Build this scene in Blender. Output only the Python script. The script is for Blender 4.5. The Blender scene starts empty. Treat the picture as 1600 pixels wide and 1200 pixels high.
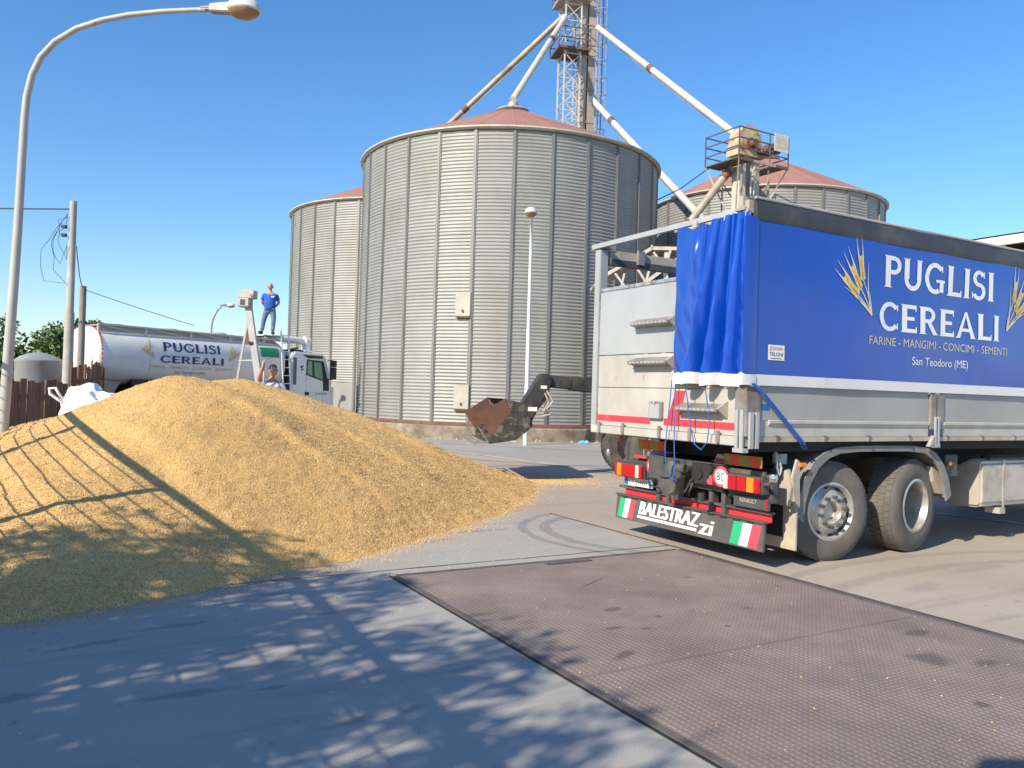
import bpy, bmesh, math, random
import numpy as np
from mathutils import Vector, Matrix, Euler
random.seed(7); rng = np.random.default_rng(11)
SC = bpy.context.scene; COL = SC.collection
PI = math.pi; R_ = math.radians

# ------------------------------------------------------------------ camera, sky, sun, exposure
ROLL, PITCH, FPX, EYE = .0295, .0105, 1259.5, 1.65
fw = Vector((0, math.cos(PITCH), math.sin(PITCH))); rt = Vector((1, 0, 0)); up = rt.cross(fw)
rr = rt*math.cos(ROLL) + up*math.sin(ROLL); uu = -rt*math.sin(ROLL) + up*math.cos(ROLL)
camd = bpy.data.cameras.new('camera'); cam = bpy.data.objects.new('camera', camd); COL.objects.link(cam)
camd.sensor_width = 36; camd.lens = 36*FPX/1600; camd.clip_start = .05; camd.clip_end = 4000
M = Matrix((rr, uu, -fw)).transposed().to_4x4(); M.translation = (0, 0, EYE); cam.matrix_world = M
SC.camera = cam
SUN_EL = R_(33.0); SUN_DIR = Vector((-.67, -.74, 0)).normalized()*math.cos(SUN_EL) + Vector((0, 0, math.sin(SUN_EL)))
world = bpy.data.worlds.new('World'); SC.world = world; world.use_nodes = True
wn = world.node_tree; bgn = wn.nodes['Background']
sky = wn.nodes.new('ShaderNodeTexSky'); sky.sky_type = 'NISHITA'; sky.sun_disc = False
sky.sun_elevation = SUN_EL; sky.sun_rotation = math.atan2(SUN_DIR.x, SUN_DIR.y)
sky.air_density = 1.15; sky.dust_density = .35; sky.ozone_density = 2.2; sky.altitude = 60
wt_ = wn.nodes.new('ShaderNodeMix'); wt_.data_type = 'RGBA'; wt_.blend_type = 'MULTIPLY'; wt_.inputs[0].default_value = 1; wt_.inputs[7].default_value = (.82, .91, 1.06, 1)
hs_ = wn.nodes.new('ShaderNodeHueSaturation'); hs_.inputs['Saturation'].default_value = 1.18
wn.links.new(sky.outputs[0], wt_.inputs[6]); wn.links.new(wt_.outputs[2], hs_.inputs['Color']); wn.links.new(hs_.outputs[0], bgn.inputs[0]); bgn.inputs[1].default_value = .138
sund = bpy.data.lights.new('sun', 'SUN'); sun = bpy.data.objects.new('sun', sund); COL.objects.link(sun)
sund.energy = 5.0; sund.angle = R_(.5); sund.color = (1, .885, .70)
sun.rotation_euler = SUN_DIR.to_track_quat('Z', 'Y').to_euler(); sun.location = (-20, -22, 20)
SC.view_settings.view_transform = 'Standard'; SC.view_settings.look = 'None'
SC.view_settings.exposure = .42; SC.view_settings.gamma = 1; SC.view_settings.use_curve_mapping = False
SC.cycles.max_bounces = 6; SC.cycles.diffuse_bounces = 3; SC.cycles.use_denoising = True

# ------------------------------------------------------------------ materials
def mat(name, col, rough=.6, metal=0., var=.12, scale=3., col2=None, amt=.5, sharp=.25, bump=0., bscale=60., coat=0., rnd=0.,
        scale2=None, stretch=(1, 1, 1), alpha=None, spec=.5, trans=0.):
    """Principled surface: base colour broken up by world-space noise, optional patches of col2, fine bump, per-object tint."""
    m = bpy.data.materials.new(name); m.use_nodes = True; nt = m.node_tree; N = nt.nodes; L = nt.links
    b = N['Principled BSDF']; b.inputs['Roughness'].default_value = rough; b.inputs['Metallic'].default_value = metal
    b.inputs['Specular IOR Level'].default_value = spec
    if coat: b.inputs['Coat Weight'].default_value = coat; b.inputs['Coat Roughness'].default_value = .15
    if trans: b.inputs['Transmission Weight'].default_value = trans
    geo = N.new('ShaderNodeNewGeometry'); mp = N.new('ShaderNodeMapping'); mp.inputs['Scale'].default_value = stretch
    L.new(geo.outputs['Position'], mp.inputs['Vector'])
    n1 = N.new('ShaderNodeTexNoise'); n1.inputs['Scale'].default_value = scale; n1.inputs['Detail'].default_value = 6; n1.inputs['Roughness'].default_value = .62
    L.new(mp.outputs[0], n1.inputs['Vector'])
    mr = N.new('ShaderNodeMapRange'); mr.inputs[1].default_value = .3; mr.inputs[2].default_value = .7
    mr.inputs[3].default_value = 1-var; mr.inputs[4].default_value = 1+var; L.new(n1.outputs[0], mr.inputs[0])
    cur = N.new('ShaderNodeRGB'); cur.outputs[0].default_value = (*col, 1); out = cur.outputs[0]
    if col2 is not None:
        n2 = N.new('ShaderNodeTexNoise'); n2.inputs['Scale'].default_value = scale2 or scale*.6; n2.inputs['Detail'].default_value = 8; n2.inputs['Roughness'].default_value = .65
        L.new(mp.outputs[0], n2.inputs['Vector'])
        r2 = N.new('ShaderNodeMapRange'); r2.inputs[1].default_value = 1-amt-sharp/2+.0; r2.inputs[2].default_value = 1-amt+sharp/2
        L.new(n2.outputs[0], r2.inputs[0])
        mx = N.new('ShaderNodeMix'); mx.data_type = 'RGBA'; L.new(r2.outputs[0], mx.inputs[0]); L.new(out, mx.inputs[6]); mx.inputs[7].default_value = (*col2, 1); out = mx.outputs[2]
    ml = N.new('ShaderNodeMix'); ml.data_type = 'RGBA'; ml.blend_type = 'MULTIPLY'; ml.inputs[0].default_value = 1
    L.new(out, ml.inputs[6]); L.new(mr.outputs[0], ml.inputs[7]); out = ml.outputs[2]
    if rnd:
        oi = N.new('ShaderNodeObjectInfo'); r3 = N.new('ShaderNodeMapRange'); r3.inputs[3].default_value = 1-rnd; r3.inputs[4].default_value = 1+rnd
        L.new(oi.outputs['Random'], r3.inputs[0]); m2 = N.new('ShaderNodeMix'); m2.data_type = 'RGBA'; m2.blend_type = 'MULTIPLY'; m2.inputs[0].default_value = 1
        L.new(out, m2.inputs[6]); L.new(r3.outputs[0], m2.inputs[7]); out = m2.outputs[2]
    L.new(out, b.inputs['Base Color'])
    if bump:
        n3 = N.new('ShaderNodeTexNoise'); n3.inputs['Scale'].default_value = bscale; n3.inputs['Detail'].default_value = 4
        L.new(mp.outputs[0], n3.inputs['Vector']); bp = N.new('ShaderNodeBump'); bp.inputs['Strength'].default_value = bump; bp.inputs['Distance'].default_value = .02
        L.new(n3.outputs[0], bp.inputs['Height']); L.new(bp.outputs[0], b.inputs['Normal'])
    return m

MT = {}
def mk(k, *a, **kw): MT[k] = mat(k, *a, **kw)
mk('galv', (.30, .305, .29), .5, .2, .09, 1.2, (.28, .262, .222), .36, .3, rnd=.035, stretch=(1, 1, .5))
mk('galv_rib', (.20, .20, .19), .5, .3, .15, 4, (.34, .24, .17), .3, .1, stretch=(1, 1, .2))
mk('roof_red', (.35, .165, .125), .75, 0, .12, 1.5, (.29, .16, .125), .48, .3, rnd=.07)
mk('eave', (.5, .46, .40), .6, .1, .15, 2, (.30, .15, .09), .36, .06, scale2=1.1)
mk('hatch', (.42, .40, .34), .5, .1, .1, 3, (.42, .30, .20), .3, .1)
mk('found', (.30, .26, .20), .9, 0, .3, 2.5, (.16, .13, .09), .48, .25, bump=.5, bscale=25)
mk('steel_old', (.42, .38, .32), .6, .2, .2, 4, (.26, .13, .08), .36, .1, stretch=(1, 1, .4))
mk('rust', (.20, .085, .05), .85, 0, .3, 6, (.12, .07, .05), .45, .2)
mk('pipe', (.58, .55, .49), .5, .1, .12, 2, (.40, .30, .22), .33, .1)
mk('pipe_tan', (.38, .33, .27), .6, .1, .2, 2, (.24, .17, .12), .4, .2)
mk('cream', (.56, .44, .26), .6, 0, .25, 3, (.30, .16, .09), .46, .12)
mk('plate_dark', (.14, .10, .09), .8, .1, .25, 4)
mk('rail', (.12, .10, .12), .7, .1, .2, 3)
mk('white_paint', (.72, .74, .76), .4, 0, .05, 1.5, (.58, .56, .52), .36, .2, coat=.2)
mk('tank_white', (.70, .72, .70), .45, 0, .05, .8, (.55, .55, .52), .4, .3, coat=.15)
mk('walk_grey', (.42, .42, .40), .6, .1, .12, 3)
mk('cab_dark', (.03, .03, .035), .55, 0, .2, 4)
mk('glass', (.05, .09, .08), .06, 0, .05, 1, spec=.9)
mk('glass_reflect', (.10, .22, .16), .1, 0, .15, 1.5, (.22, .36, .26), .5, .3, spec=.8)  # dark glass with its greenish reflection painted into the colour
mk('rubber', (.055, .052, .048), .85, 0, .2, 6, (.12, .11, .095), .5, .3, bump=.2, bscale=80)
mk('rubber_dusty', (.118, .11, .098), .9, 0, .18, 5, (.15, .135, .115), .45, .3, bump=.15, bscale=70)
mk('rim', (.52, .51, .48), .35, .55, .1, 5, (.34, .30, .25), .4, .2)
mk('chrome', (.7, .7, .7), .15, .9, .05, 5)
mk('blue_pvc', (.003, .058, .42), .22, 0, .10, 2.4, (.022, .078, .36), .40, .22, coat=.45, bump=.05, bscale=9, stretch=(1, 1, .07))
mk('white_pvc', (.72, .72, .72), .45, 0, .06, 3, (.58, .56, .52), .34, .15)
mk('letter_white', (.82, .83, .84), .5, 0, .03, 2)
mk('letter_gold', (.62, .47, .17), .5, 0, .05, 6)
mk('letter_pale_gold', (.66, .58, .40), .5, 0, .05, 6)
mk('letter_navy', (.015, .03, .15), .5, 0, .05, 3)
mk('letter_tan', (.62, .45, .24), .5, 0, .05, 3)
mk('letter_dark', (.03, .03, .05), .5, 0, .05, 3)
mk('wheat_gold', (.62, .40, .06), .5, 0, .2, 30, (.70, .55, .20), .5, .2)
mk('wheat_pale', (.70, .64, .45), .5, 0, .1, 20)
mk('tarp_black', (.045, .046, .05), .5, 0, .15, 3, (.10, .098, .09), .38, .2, coat=.1)
mk('alu', (.46, .475, .48), .45, .3, .10, 1.2, (.38, .37, .34), .42, .25, stretch=(1, 1, .6))
mk('alu_light', (.52, .505, .465), .5, .1, .10, 1.5, (.40, .37, .31), .42, .25, stretch=(1, 1, .6))
mk('gate_edge', (.34, .36, .40), .55, .3, .35, 9, (.16, .15, .15), .45, .1)
mk('board_grey', (.36, .365, .35), .5, .0, .08, 1.2, (.30, .295, .27), .42, .3, stretch=(1, 1, .5))
mk('steel_grey', (.30, .28, .27), .55, .3, .2, 5, (.20, .16, .13), .4, .2)
mk('red_tape', (.55, .05, .07), .5, 0, .12, 4, (.46, .12, .12), .33, .1)
mk('chassis', (.025, .025, .028), .6, 0, .25, 4, (.05, .045, .04), .42, .2)
mk('chassis_grey', (.075, .076, .078), .6, .1, .2, 5, (.12, .11, .10), .42, .2)
mk('under_dark', (.02, .02, .022), .8, 0, .2, 3)
mk('bumper', (.095, .09, .085), .6, .05, .15, 4, (.13, .12, .11), .4, .2)
mk('bumper_red', (.55, .035, .045), .45, 0, .1, 4, coat=.2)
mk('flag_green', (.02, .42, .18), .5, 0, .05, 3)
mk('flag_red', (.68, .07, .10), .5, 0, .05, 3)
mk('lens_red', (.42, .008, .02), .2, 0, .12, 8, coat=.6)
mk('lens_amber', (.80, .24, .02), .2, 0, .1, 8, coat=.6)
mk('lens_clear', (.62, .52, .48), .2, 0, .1, 8, coat=.6)
mk('chev_yellow', (.30, .25, .03), .45, 0, .1, 8)
mk('chev_red', (.78, .07, .02), .45, 0, .1, 8)
mk('fender', (.20, .195, .185), .7, 0, .15, 4, (.30, .28, .25), .4, .2)
mk('dusty_pale', (.46, .41, .34), .8, 0, .12, 5, (.34, .29, .23), .4, .3)
mk('tank_alu', (.56, .52, .46), .45, .35, .12, 2.5, (.27, .22, .17), .38, .2)
mk('rope_blue', (.03, .12, .45), .6, 0, .1, 20)
mk('plate_white', (.80, .80, .74), .4, 0, .04, 8)
mk('plate_blue', (.02, .15, .50), .4, 0, .04, 8)
mk('deck', (.235, .19, .167), .62, .08, .18, 1.4, (.18, .148, .132), .44, .25, bump=.15, bscale=90)
mk('deck_rim', (.12, .105, .10), .8, .1, .3, 6)
mk('lamp_paint', (.42, .42, .405), .6, .05, .15, 5, (.34, .13, .07), .35, .05, stretch=(1, 1, .35))
mk('lamp_cap', (.66, .66, .63), .5, .1, .1, 5)
mk('lamp_lens', (.32, .20, .10), .35, 0, .25, 9)
mk('concrete_pole', (.42, .40, .37), .85, 0, .12, 4, (.33, .31, .28), .45, .3)
mk('wood_pole', (.26, .23, .20), .9, 0, .2, 6)
mk('wood', (.23, .125, .075), .85, 0, .3, 5, (.13, .075, .05), .46, .2, rnd=.28, stretch=(3, 3, .35), bump=.4, bscale=30)
mk('wire', (.04, .045, .06), .7, 0, .1, 4)
mk('water_tank', (.22, .24, .25), .7, 0, .1, 2, (.30, .31, .31), .4, .3, stretch=(1, 1, .4))
mk('bag', (.86, .86, .87), .75, 0, .04, 4, bump=.3, bscale=9)
mk('leaf', (.075, .13, .03), .6, 0, .4, 1.3, (.13, .19, .05), .45, .3)
mk('leaf_dark', (.05, .095, .024), .6, 0, .4, 1.3, (.085, .13, .04), .45, .3)
mk('bark', (.14, .10, .07), .9, 0, .3, 8)
mk('loader_black', (.035, .036, .04), .5, .1, .3, 4, (.075, .068, .058), .45, .15)
mk('loader_rust', (.17, .075, .045), .75, .1, .22, 3, (.10, .055, .04), .45, .25)
mk('loader_mud', (.05, .046, .04), .9, 0, .5, 9, (.17, .14, .105), .45, .08, bump=.8, bscale=30)
mk('loader_body', (.30, .06, .03), .5, 0, .1, 3)
mk('shed_beam', (.52, .47, .40), .7, 0, .15, 4)
mk('shed_sheet', (.20, .175, .15), .85, 0, .25, 2)
mk('bld_white', (.72, .66, .56), .7, 0, .08, 2)
mk('bld_wall', (.42, .33, .24), .9, 0, .15, 1.5)
mk('slate', (.46, .43, .39), .8, 0, .15, 2)
mk('skin', (.46, .24, .16), .55, 0, .08, 20)
mk('hair', (.02, .017, .015), .6, 0, .2, 40)
mk('shirt_blue', (.015, .10, .46), .8, 0, .12, 9, bump=.3, bscale=18)
mk('shirt_white', (.76, .76, .79), .8, 0, .06, 9, bump=.3, bscale=18)
mk('jeans', (.10, .17, .28), .85, 0, .22, 7, (.18, .26, .38), .42, .2, bump=.3, bscale=22)
mk('shoe', (.03, .03, .035), .7, 0, .2, 12)
mk('sign_face', (.62, .58, .50), .6, 0, .1, 6, (.50, .45, .38), .4, .2)
mk('green_sign', (.0, .20, .10), .5, 0, .05, 5)
mk('red_frame', (.40, .06, .06), .6, 0, .15, 5)
mk('crack', (.10, .085, .07), .95, 0, .2, 8)
mk('line_paint', (.60, .55, .45), .8, 0, .2, 3, (.40, .36, .30), .45, .2)
mk('litter', (.10, .42, .62), .5, 0, .1, 9)
mk('rubble', (.42, .37, .29), .9, 0, .25, 9, (.28, .23, .17), .45, .2)

# ------------------------------------------------------------------ mesh helpers
class B:
    def __init__(s): s.v = []; s.f = []; s.mi = []
    def add(s, vs, fs, mi=0):
        o = len(s.v); s.v += [tuple(v) for v in vs]; s.f += [tuple(i+o for i in f) for f in fs]; s.mi += [mi]*len(fs); return s
    def box(s, x0, x1, y0, y1, z0, z1, mi=0):
        vs = [(x, y, z) for z in (z0, z1) for y in (y0, y1) for x in (x0, x1)]
        return s.add(vs, [(0, 2, 3, 1), (4, 5, 7, 6), (0, 1, 5, 4), (2, 6, 7, 3), (0, 4, 6, 2), (1, 3, 7, 5)], mi)
    def bar(s, p0, p1, w, h=None, mi=0, ref=(0, 0, 1)):
        h = h or w; p0 = Vector(p0); p1 = Vector(p1); d = (p1-p0).normalized(); ref = Vector(ref)
        if abs(d.dot(ref)) > .97: ref = Vector((0, 1, 0))
        a = d.cross(ref).normalized(); b = a.cross(d)
        vs = [p+a*(i*w/2)+b*(j*h/2) for p in (p0, p1) for i, j in ((-1, -1), (1, -1), (1, 1), (-1, 1))]
        return s.add(vs, [(3, 2, 1, 0), (4, 5, 6, 7)]+[(i, (i+1) % 4, (i+1) % 4+4, i+4) for i in range(4)], mi)
    def tube(s, pts, r, n=8, mi=0, cap=True):
        pts = [Vector(p) for p in pts]; rs = r if isinstance(r, (list, tuple)) else [r]*len(pts); o = len(s.v); prev = None
        for i, p in enumerate(pts):
            d = (pts[min(i+1, len(pts)-1)]-pts[max(i-1, 0)]).normalized()
            if prev is None:
                a = d.orthogonal().normalized()
            else:
                a = (prev-d*prev.dot(d)).normalized()
            prev = a; b = d.cross(a)
            for k in range(n):
                t = 2*PI*k/n; s.v.append(tuple(p+(a*math.cos(t)+b*math.sin(t))*rs[i]))
        for i in range(len(pts)-1):
            for k in range(n):
                s.f.append((o+i*n+k, o+i*n+(k+1) % n, o+(i+1)*n+(k+1) % n, o+(i+1)*n+k)); s.mi.append(mi)
        if cap:
            s.f.append(tuple(o+k for k in range(n))[::-1]); s.f.append(tuple(o+(len(pts)-1)*n+k for k in range(n))); s.mi += [mi, mi]
        return s
    def lathe(s, prof, c=(0, 0, 0), axis='z', n=32, mi=0, a0=0, a1=2*PI):
        """prof: (radius, height) pairs; axis z: up, axis y: along -y outwards (height = y)"""
        full = abs(a1-a0-2*PI) < 1e-6; m = n if full else n+1; o = len(s.v); c = Vector(c)
        for r, h in prof:
            for k in range(m):
                t = a0+(a1-a0)*k/n
                p = (r*math.cos(t), r*math.sin(t), h) if axis == 'z' else (r*math.cos(t), h, r*math.sin(t))
                s.v.append(tuple(c+Vector(p)))
        for i in range(len(prof)-1):
            for k in range(n):
                k2 = (k+1) % m
                s.f.append((o+i*m+k, o+i*m+k2, o+(i+1)*m+k2, o+(i+1)*m+k)); s.mi.append(mi)
        return s
    def prism(s, pts, d, mi=0):
        """pts: 3D polygon; d: extrusion vector"""
        pts = [Vector(p) for p in pts]; d = Vector(d); n = len(pts)
        return s.add(pts+[p+d for p in pts], [tuple(range(n))[::-1], tuple(range(n, 2*n))]+[(i, (i+1) % n, (i+1) % n+n, i+n) for i in range(n)], mi)
    def grid(s, fn, nu, nv, mi=0):
        o = len(s.v)
        for j in range(nv+1):
            for i in range(nu+1): s.v.append(tuple(fn(i/nu, j/nv)))
        for j in range(nv):
            for i in range(nu):
                a = o+j*(nu+1)+i; s.f.append((a, a+1, a+nu+2, a+nu+1)); s.mi.append(mi)
        return s
    def mesh(s, name, mats, smooth=False, bevel=0, fix=True):
        me = bpy.data.meshes.new(name); me.from_pydata(s.v, [], s.f)
        for m in (mats if isinstance(mats, (list, tuple)) else [mats]): me.materials.append(MT[m] if isinstance(m, str) else m)
        me.polygons.foreach_set('material_index', s.mi)
        if bevel or fix:
            bm = bmesh.new(); bm.from_mesh(me)
            if bevel:
                bmesh.ops.bevel(bm, geom=[e for e in bm.edges if len(e.link_faces) == 2 and e.calc_face_angle(0) > .5], offset=bevel, segments=2, affect='EDGES', clamp_overlap=True)
            if fix: bmesh.ops.recalc_face_normals(bm, faces=bm.faces)
            bm.to_mesh(me); bm.free()
        if smooth:
            me.polygons.foreach_set('use_smooth', [True]*len(me.polygons))
            if smooth != 'all': me.set_sharp_from_angle(angle=R_(38))
        me.update(); return me
    def build(s, name, mats, parent=None, loc=(0, 0, 0), rot=(0, 0, 0), smooth=False, bevel=0, fix=True):
        return put(name, s.mesh(name, mats, smooth, bevel, fix), parent, loc, rot)

def put(name, me, parent=None, loc=(0, 0, 0), rot=(0, 0, 0)):
    o = bpy.data.objects.new(name, me); COL.objects.link(o)
    if parent: o.parent = parent
    o.location = loc; o.rotation_euler = rot; return o
def thing(name, label, cat, loc=(0, 0, 0), rz=0, group=None):
    o = bpy.data.objects.new(name, None); COL.objects.link(o); o.location = loc; o.rotation_euler = (0, 0, rz); o.empty_display_size = .2
    return tag(o, label, cat, group)
def tag(o, label, cat, group=None):
    o['label'] = label; o['category'] = cat
    if group: o['group'] = group
    return o
def struct(o): o['kind'] = 'structure'; return o
def stuff(o): o['kind'] = 'stuff'; return o
def lab(o, l): o['label'] = l; return o
def copy_tree(o, parent=None):
    c = o.copy(); COL.objects.link(c)
    if parent: c.parent = parent
    for ch in list(o.children): copy_tree(ch, c)
    return c

def text_polys(body):
    cu = bpy.data.curves.new('t', 'FONT'); cu.body = body; cu.resolution_u = 4; ob = bpy.data.objects.new('t', cu); COL.objects.link(ob)
    dg = bpy.context.evaluated_depsgraph_get(); dg.update(); me = bpy.data.meshes.new_from_object(ob.evaluated_get(dg))
    v = np.array([x.co[:2] for x in me.vertices]); f = [tuple(p.vertices) for p in me.polygons]
    bpy.data.objects.remove(ob); bpy.data.curves.remove(cu); bpy.data.meshes.remove(me)
    mn = v.min(0); mx = v.max(0); return (v-mn)/(mx-mn), f
def text(b, body, fn, mi=0, sub=0):
    """fn maps unit (u,v) of the text box to a point; glyph faces go into builder b"""
    v, f = text_polys(body); b.add([fn(p[0], p[1]) for p in v], f, mi); return b

# serif capitals drawn as strokes (unit height)
def ring(cx, cy, rx, ry, ix, iy, a0, a1, n=14):
    out = []
    for k in range(n):
        t0 = R_(a0+(a1-a0)*k/n); t1 = R_(a0+(a1-a0)*(k+1)/n)
        out.append([(cx+rx*math.cos(t0), cy+ry*math.sin(t0)), (cx+rx*math.cos(t1), cy+ry*math.sin(t1)), (cx+ix*math.cos(t1), cy+iy*math.sin(t1)), (cx+ix*math.cos(t0), cy+iy*math.sin(t0))])
    return out
def rc(x0, x1, y0, y1): return [[(x0, y0), (x1, y0), (x1, y1), (x0, y1)]]
def srf(x0, x1, y): e = .055; return [[(x0-e, y), (x1+e, y), (x1, y+(.05 if y < .5 else -.05)), (x0, y+(.05 if y < .5 else -.05))]]
def glyph(c):
    S = .17; g = []
    if c == 'I': g = rc(.05, .08+S, 0, 1)+srf(.05, .08+S, 0)+srf(.05, .08+S, 1); w = .31
    elif c == 'L': g = rc(.05, .265, 0, 1)+srf(.05, .265, 0)+srf(.05, .265, 1)+rc(.24, .68, 0, .14)+rc(.63, .68, .14, .22); w = .71
    elif c == 'U': g = rc(.05, .255, .35, 1)+rc(.585, .76, .35, 1)+srf(.06, .23, 1)+srf(.60, .75, 1)+ring(.405, .35, .345, .36, .19, .21, 180, 360); w = .83
    elif c in 'PR':
        g = rc(.05, .265, 0, 1)+srf(.05, .265, 0)+srf(.05, .265, 1)+rc(.24, .40, .86, 1)+rc(.24, .40, .42, .56)+ring(.40, .71, .31, .29, .15, .15, -90, 90, 10); w = .74
        if c == 'R': g += [[(.34, .45), (.52, .45), (.83, 0), (.62, 0)]]+srf(.66, .80, 0); w = .86
    elif c == 'E': g = rc(.05, .265, 0, 1)+srf(.05, .265, 0)+srf(.05, .265, 1)+rc(.24, .68, 0, .14)+rc(.24, .66, .86, 1)+rc(.24, .58, .44, .57)+rc(.63, .68, .14, .22)+rc(.61, .66, .78, .86); w = .72
    elif c in 'CG':
        g = ring(.47, .5, .44, .515, .27, .365, 42, 318 if c == 'C' else 300, 22)+rc(.76, .81, .72, .93)
        w = .88
        if c == 'G': g += rc(.68, .85, .06, .46)+rc(.52, .90, .38, .47); w = .95
        else: g += rc(.76, .81, .07, .28)
    elif c == 'S': g = ring(.34, .73, .28, .285, .12, .15, 25, 270, 14)+ring(.34, .285, .31, .30, .15, .165, 90, -155, 14)+rc(.55, .60, .76, .97)+rc(.03, .08, .04, .25); w = .70
    elif c == 'A': g = [[(.02, 0), (.19, 0), (.50, 1), (.40, 1)], [(.40, 1), (.50, 1), (.88, 0), (.69, 0)]]+rc(.22, .68, .25, .37)+srf(.02, .17, 0)+srf(.71, .86, 0); w = .92
    return g, w
def serif_word(b, word, fn, mi=0, gap=.06):
    x = 0; items = []
    for c in word:
        g, w = glyph(c); items.append((g, x)); x += w+gap
    tot = x-gap; k = 0
    for g, x0 in items:
        for p in g:
            k += 1; b.add([fn((px+x0)/tot, py, (k % 5)*.0005) for px, py in p], [tuple(range(len(p)))], mi)
    return b
def wheat(bg, bp, fn, flip=False):
    """three ears, leaves and a joined stalk in a unit box; fn(u,v,lift)"""
    sx = (lambda u: 1-u) if flip else (lambda u: u)
    root = (.93, .02)
    def strip(b, pts, w0, w1, lift):
        n = len(pts); P = [np.array(p) for p in pts]; L = []; Rr = []
        for i, p in enumerate(P):
            d = P[min(i+1, n-1)]-P[max(i-1, 0)]; d = d/np.linalg.norm(d); q = np.array((-d[1], d[0])); w = w0+(w1-w0)*i/(n-1)
            L.append(p+q*w); Rr.append(p-q*w)
        for i in range(n-1): b.add([fn(sx(a[0]), a[1], lift) for a in (L[i], L[i+1], Rr[i+1], Rr[i])], [(0, 1, 2, 3)])
    def bez(a, c, e, n=8): return [tuple((1-t)**2*np.array(a)+2*t*(1-t)*np.array(c)+t*t*np.array(e)) for t in np.linspace(0, 1, n)]
    for (base, tip, ctrl) in (((.70, .50), (.64, .80), (.88, .25)), ((.64, .37), (.43, .65), (.80, .22)), ((.58, .27), (.25, .50), (.75, .18))):
        strip(bp, bez(root, ctrl, base), .012, .008, .0006)
        ax = np.array(tip)-np.array(base); ln = np.linalg.norm(ax); d = ax/ln; q = np.array((-d[1], d[0]))
        for i in range(8):
            for sg in (-1, 1):
                c = np.array(base)+d*ln*(i+.5)/8+q*sg*.035*(1-.3*i/8); dd = d*.9+q*sg*.42; dd /= np.linalg.norm(dd); qq = np.array((-dd[1], dd[0]))
                bg.add([fn(sx(z[0]), z[1], .001+.0004*(i % 3)) for z in (c-dd*.05, c+qq*.034, c+dd*.065, c-qq*.034)], [(0, 1, 2, 3)])
                if i > 2: strip(bp, [tuple(c+dd*.04), tuple(c+dd*.08+d*.10), tuple(c+dd*.09+d*(.16+.05*(i % 3)))], .006, .002, .0022+.0002*i)
    for a, c, e, w in ((root, (.78, .3), (.84, .74), .022), (root, (.7, .2), (.24, .36), .02), (root, (.86, .15), (.82, .40), .02), (root, (.80, .1), (.62, .18), .018), (root, (.90, .2), (.86, .34), .015)):
        strip(bp, bez(a, c, e), w, .002, .0032+w*.02)

# ------------------------------------------------------------------ frames of reference (yard axes follow the big truck)
PHI = .5211; TRK = Vector((2.2197, 7.546, 0)); cu_, su_ = math.cos(PHI), math.sin(PHI)
def YD(a, b, z=0): return Vector((TRK.x+cu_*a-su_*b, TRK.y+su_*a+cu_*b, z))

# ------------------------------------------------------------------ ground
def ground_mat(name, c1, c2, c3, streak):
    m = bpy.data.materials.new(name); m.use_nodes = True; nt = m.node_tree; N = nt.nodes; L = nt.links; bs = N['Principled BSDF']
    bs.inputs['Roughness'].default_value = .82; bs.inputs['Specular IOR Level'].default_value = .35
    geo = N.new('ShaderNodeNewGeometry'); rot = N.new('ShaderNodeMapping'); rot.inputs['Rotation'].default_value = (0, 0, -PHI); L.new(geo.outputs['Position'], rot.inputs[0])
    def noise(scale, det, st, rough=.6):
        mp = N.new('ShaderNodeMapping'); mp.inputs['Scale'].default_value = st; L.new(rot.outputs[0], mp.inputs[0])
        n = N.new('ShaderNodeTexNoise'); n.inputs['Scale'].default_value = scale; n.inputs['Detail'].default_value = det; n.inputs['Roughness'].default_value = rough; L.new(mp.outputs[0], n.inputs[0]); return n.outputs[0]
    def rng_(x, a, b_, lo, hi):
        r = N.new('ShaderNodeMapRange'); r.inputs[1].default_value = a; r.inputs[2].default_value = b_; r.inputs[3].default_value = lo; r.inputs[4].default_value = hi; L.new(x, r.inputs[0]); return r.outputs[0]
    def mix(f, a, b_, mode='MIX'):
        x = N.new('ShaderNodeMix'); x.data_type = 'RGBA'; x.blend_type = mode
        if hasattr(f, 'links'): L.new(f, x.inputs[0])
        else: x.inputs[0].default_value = f
        for i, q in ((6, a), (7, b_)):
            if hasattr(q, 'links'): L.new(q, x.inputs[i])
            else: x.inputs[i].default_value = (*q, 1)
        return x.outputs[2]
    c = mix(rng_(noise(.35, 6, (1, 1, 1)), .38, .62, 0, 1), c1, c2)
    c = mix(rng_(noise(1.1, 8, (1, 1, 1), .7), .56, .72, 0, .7), c, c3)
    c = mix(rng_(noise(1.0, 5, streak, .65), .55, .75, 0, .55), c, tuple(x*.55 for x in c1))
    c = mix(rng_(noise(7, 3, (1, 1, 1)), .66, .74, 0, .45), c, tuple(x*.5 for x in c1))
    g = rng_(noise(130, 4, (1, 1, 1), .75), .3, .7, .78, 1.18); c = mix(1., c, g, 'MULTIPLY')
    L.new(c, bs.inputs['Base Color'])
    bp = N.new('ShaderNodeBump'); bp.inputs['Strength'].default_value = .25; bp.inputs['Distance'].default_value = .01; L.new(noise(110, 4, (1, 1, 1)), bp.inputs['Height']); L.new(bp.outputs[0], bs.inputs['Normal'])
    return m
MT['ground_sand'] = ground_mat('ground_sand', (.40, .335, .27), (.44, .385, .315), (.33, .285, .235), (.12, 1.4, 1))
MT['ground_slab'] = ground_mat('ground_slab', (.35, .335, .31), (.395, .378, .345), (.295, .29, .28), (.35, 3.2, 1))
MT['ground_road'] = ground_mat('ground_road', (.33, .31, .295), (.38, .355, .33), (.29, .275, .26), (.1, 1.2, 1))
MT['ground_earth'] = ground_mat('ground_earth', (.26, .22, .15), (.20, .19, .10), (.15, .14, .08), (1, 1, 1))
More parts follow.
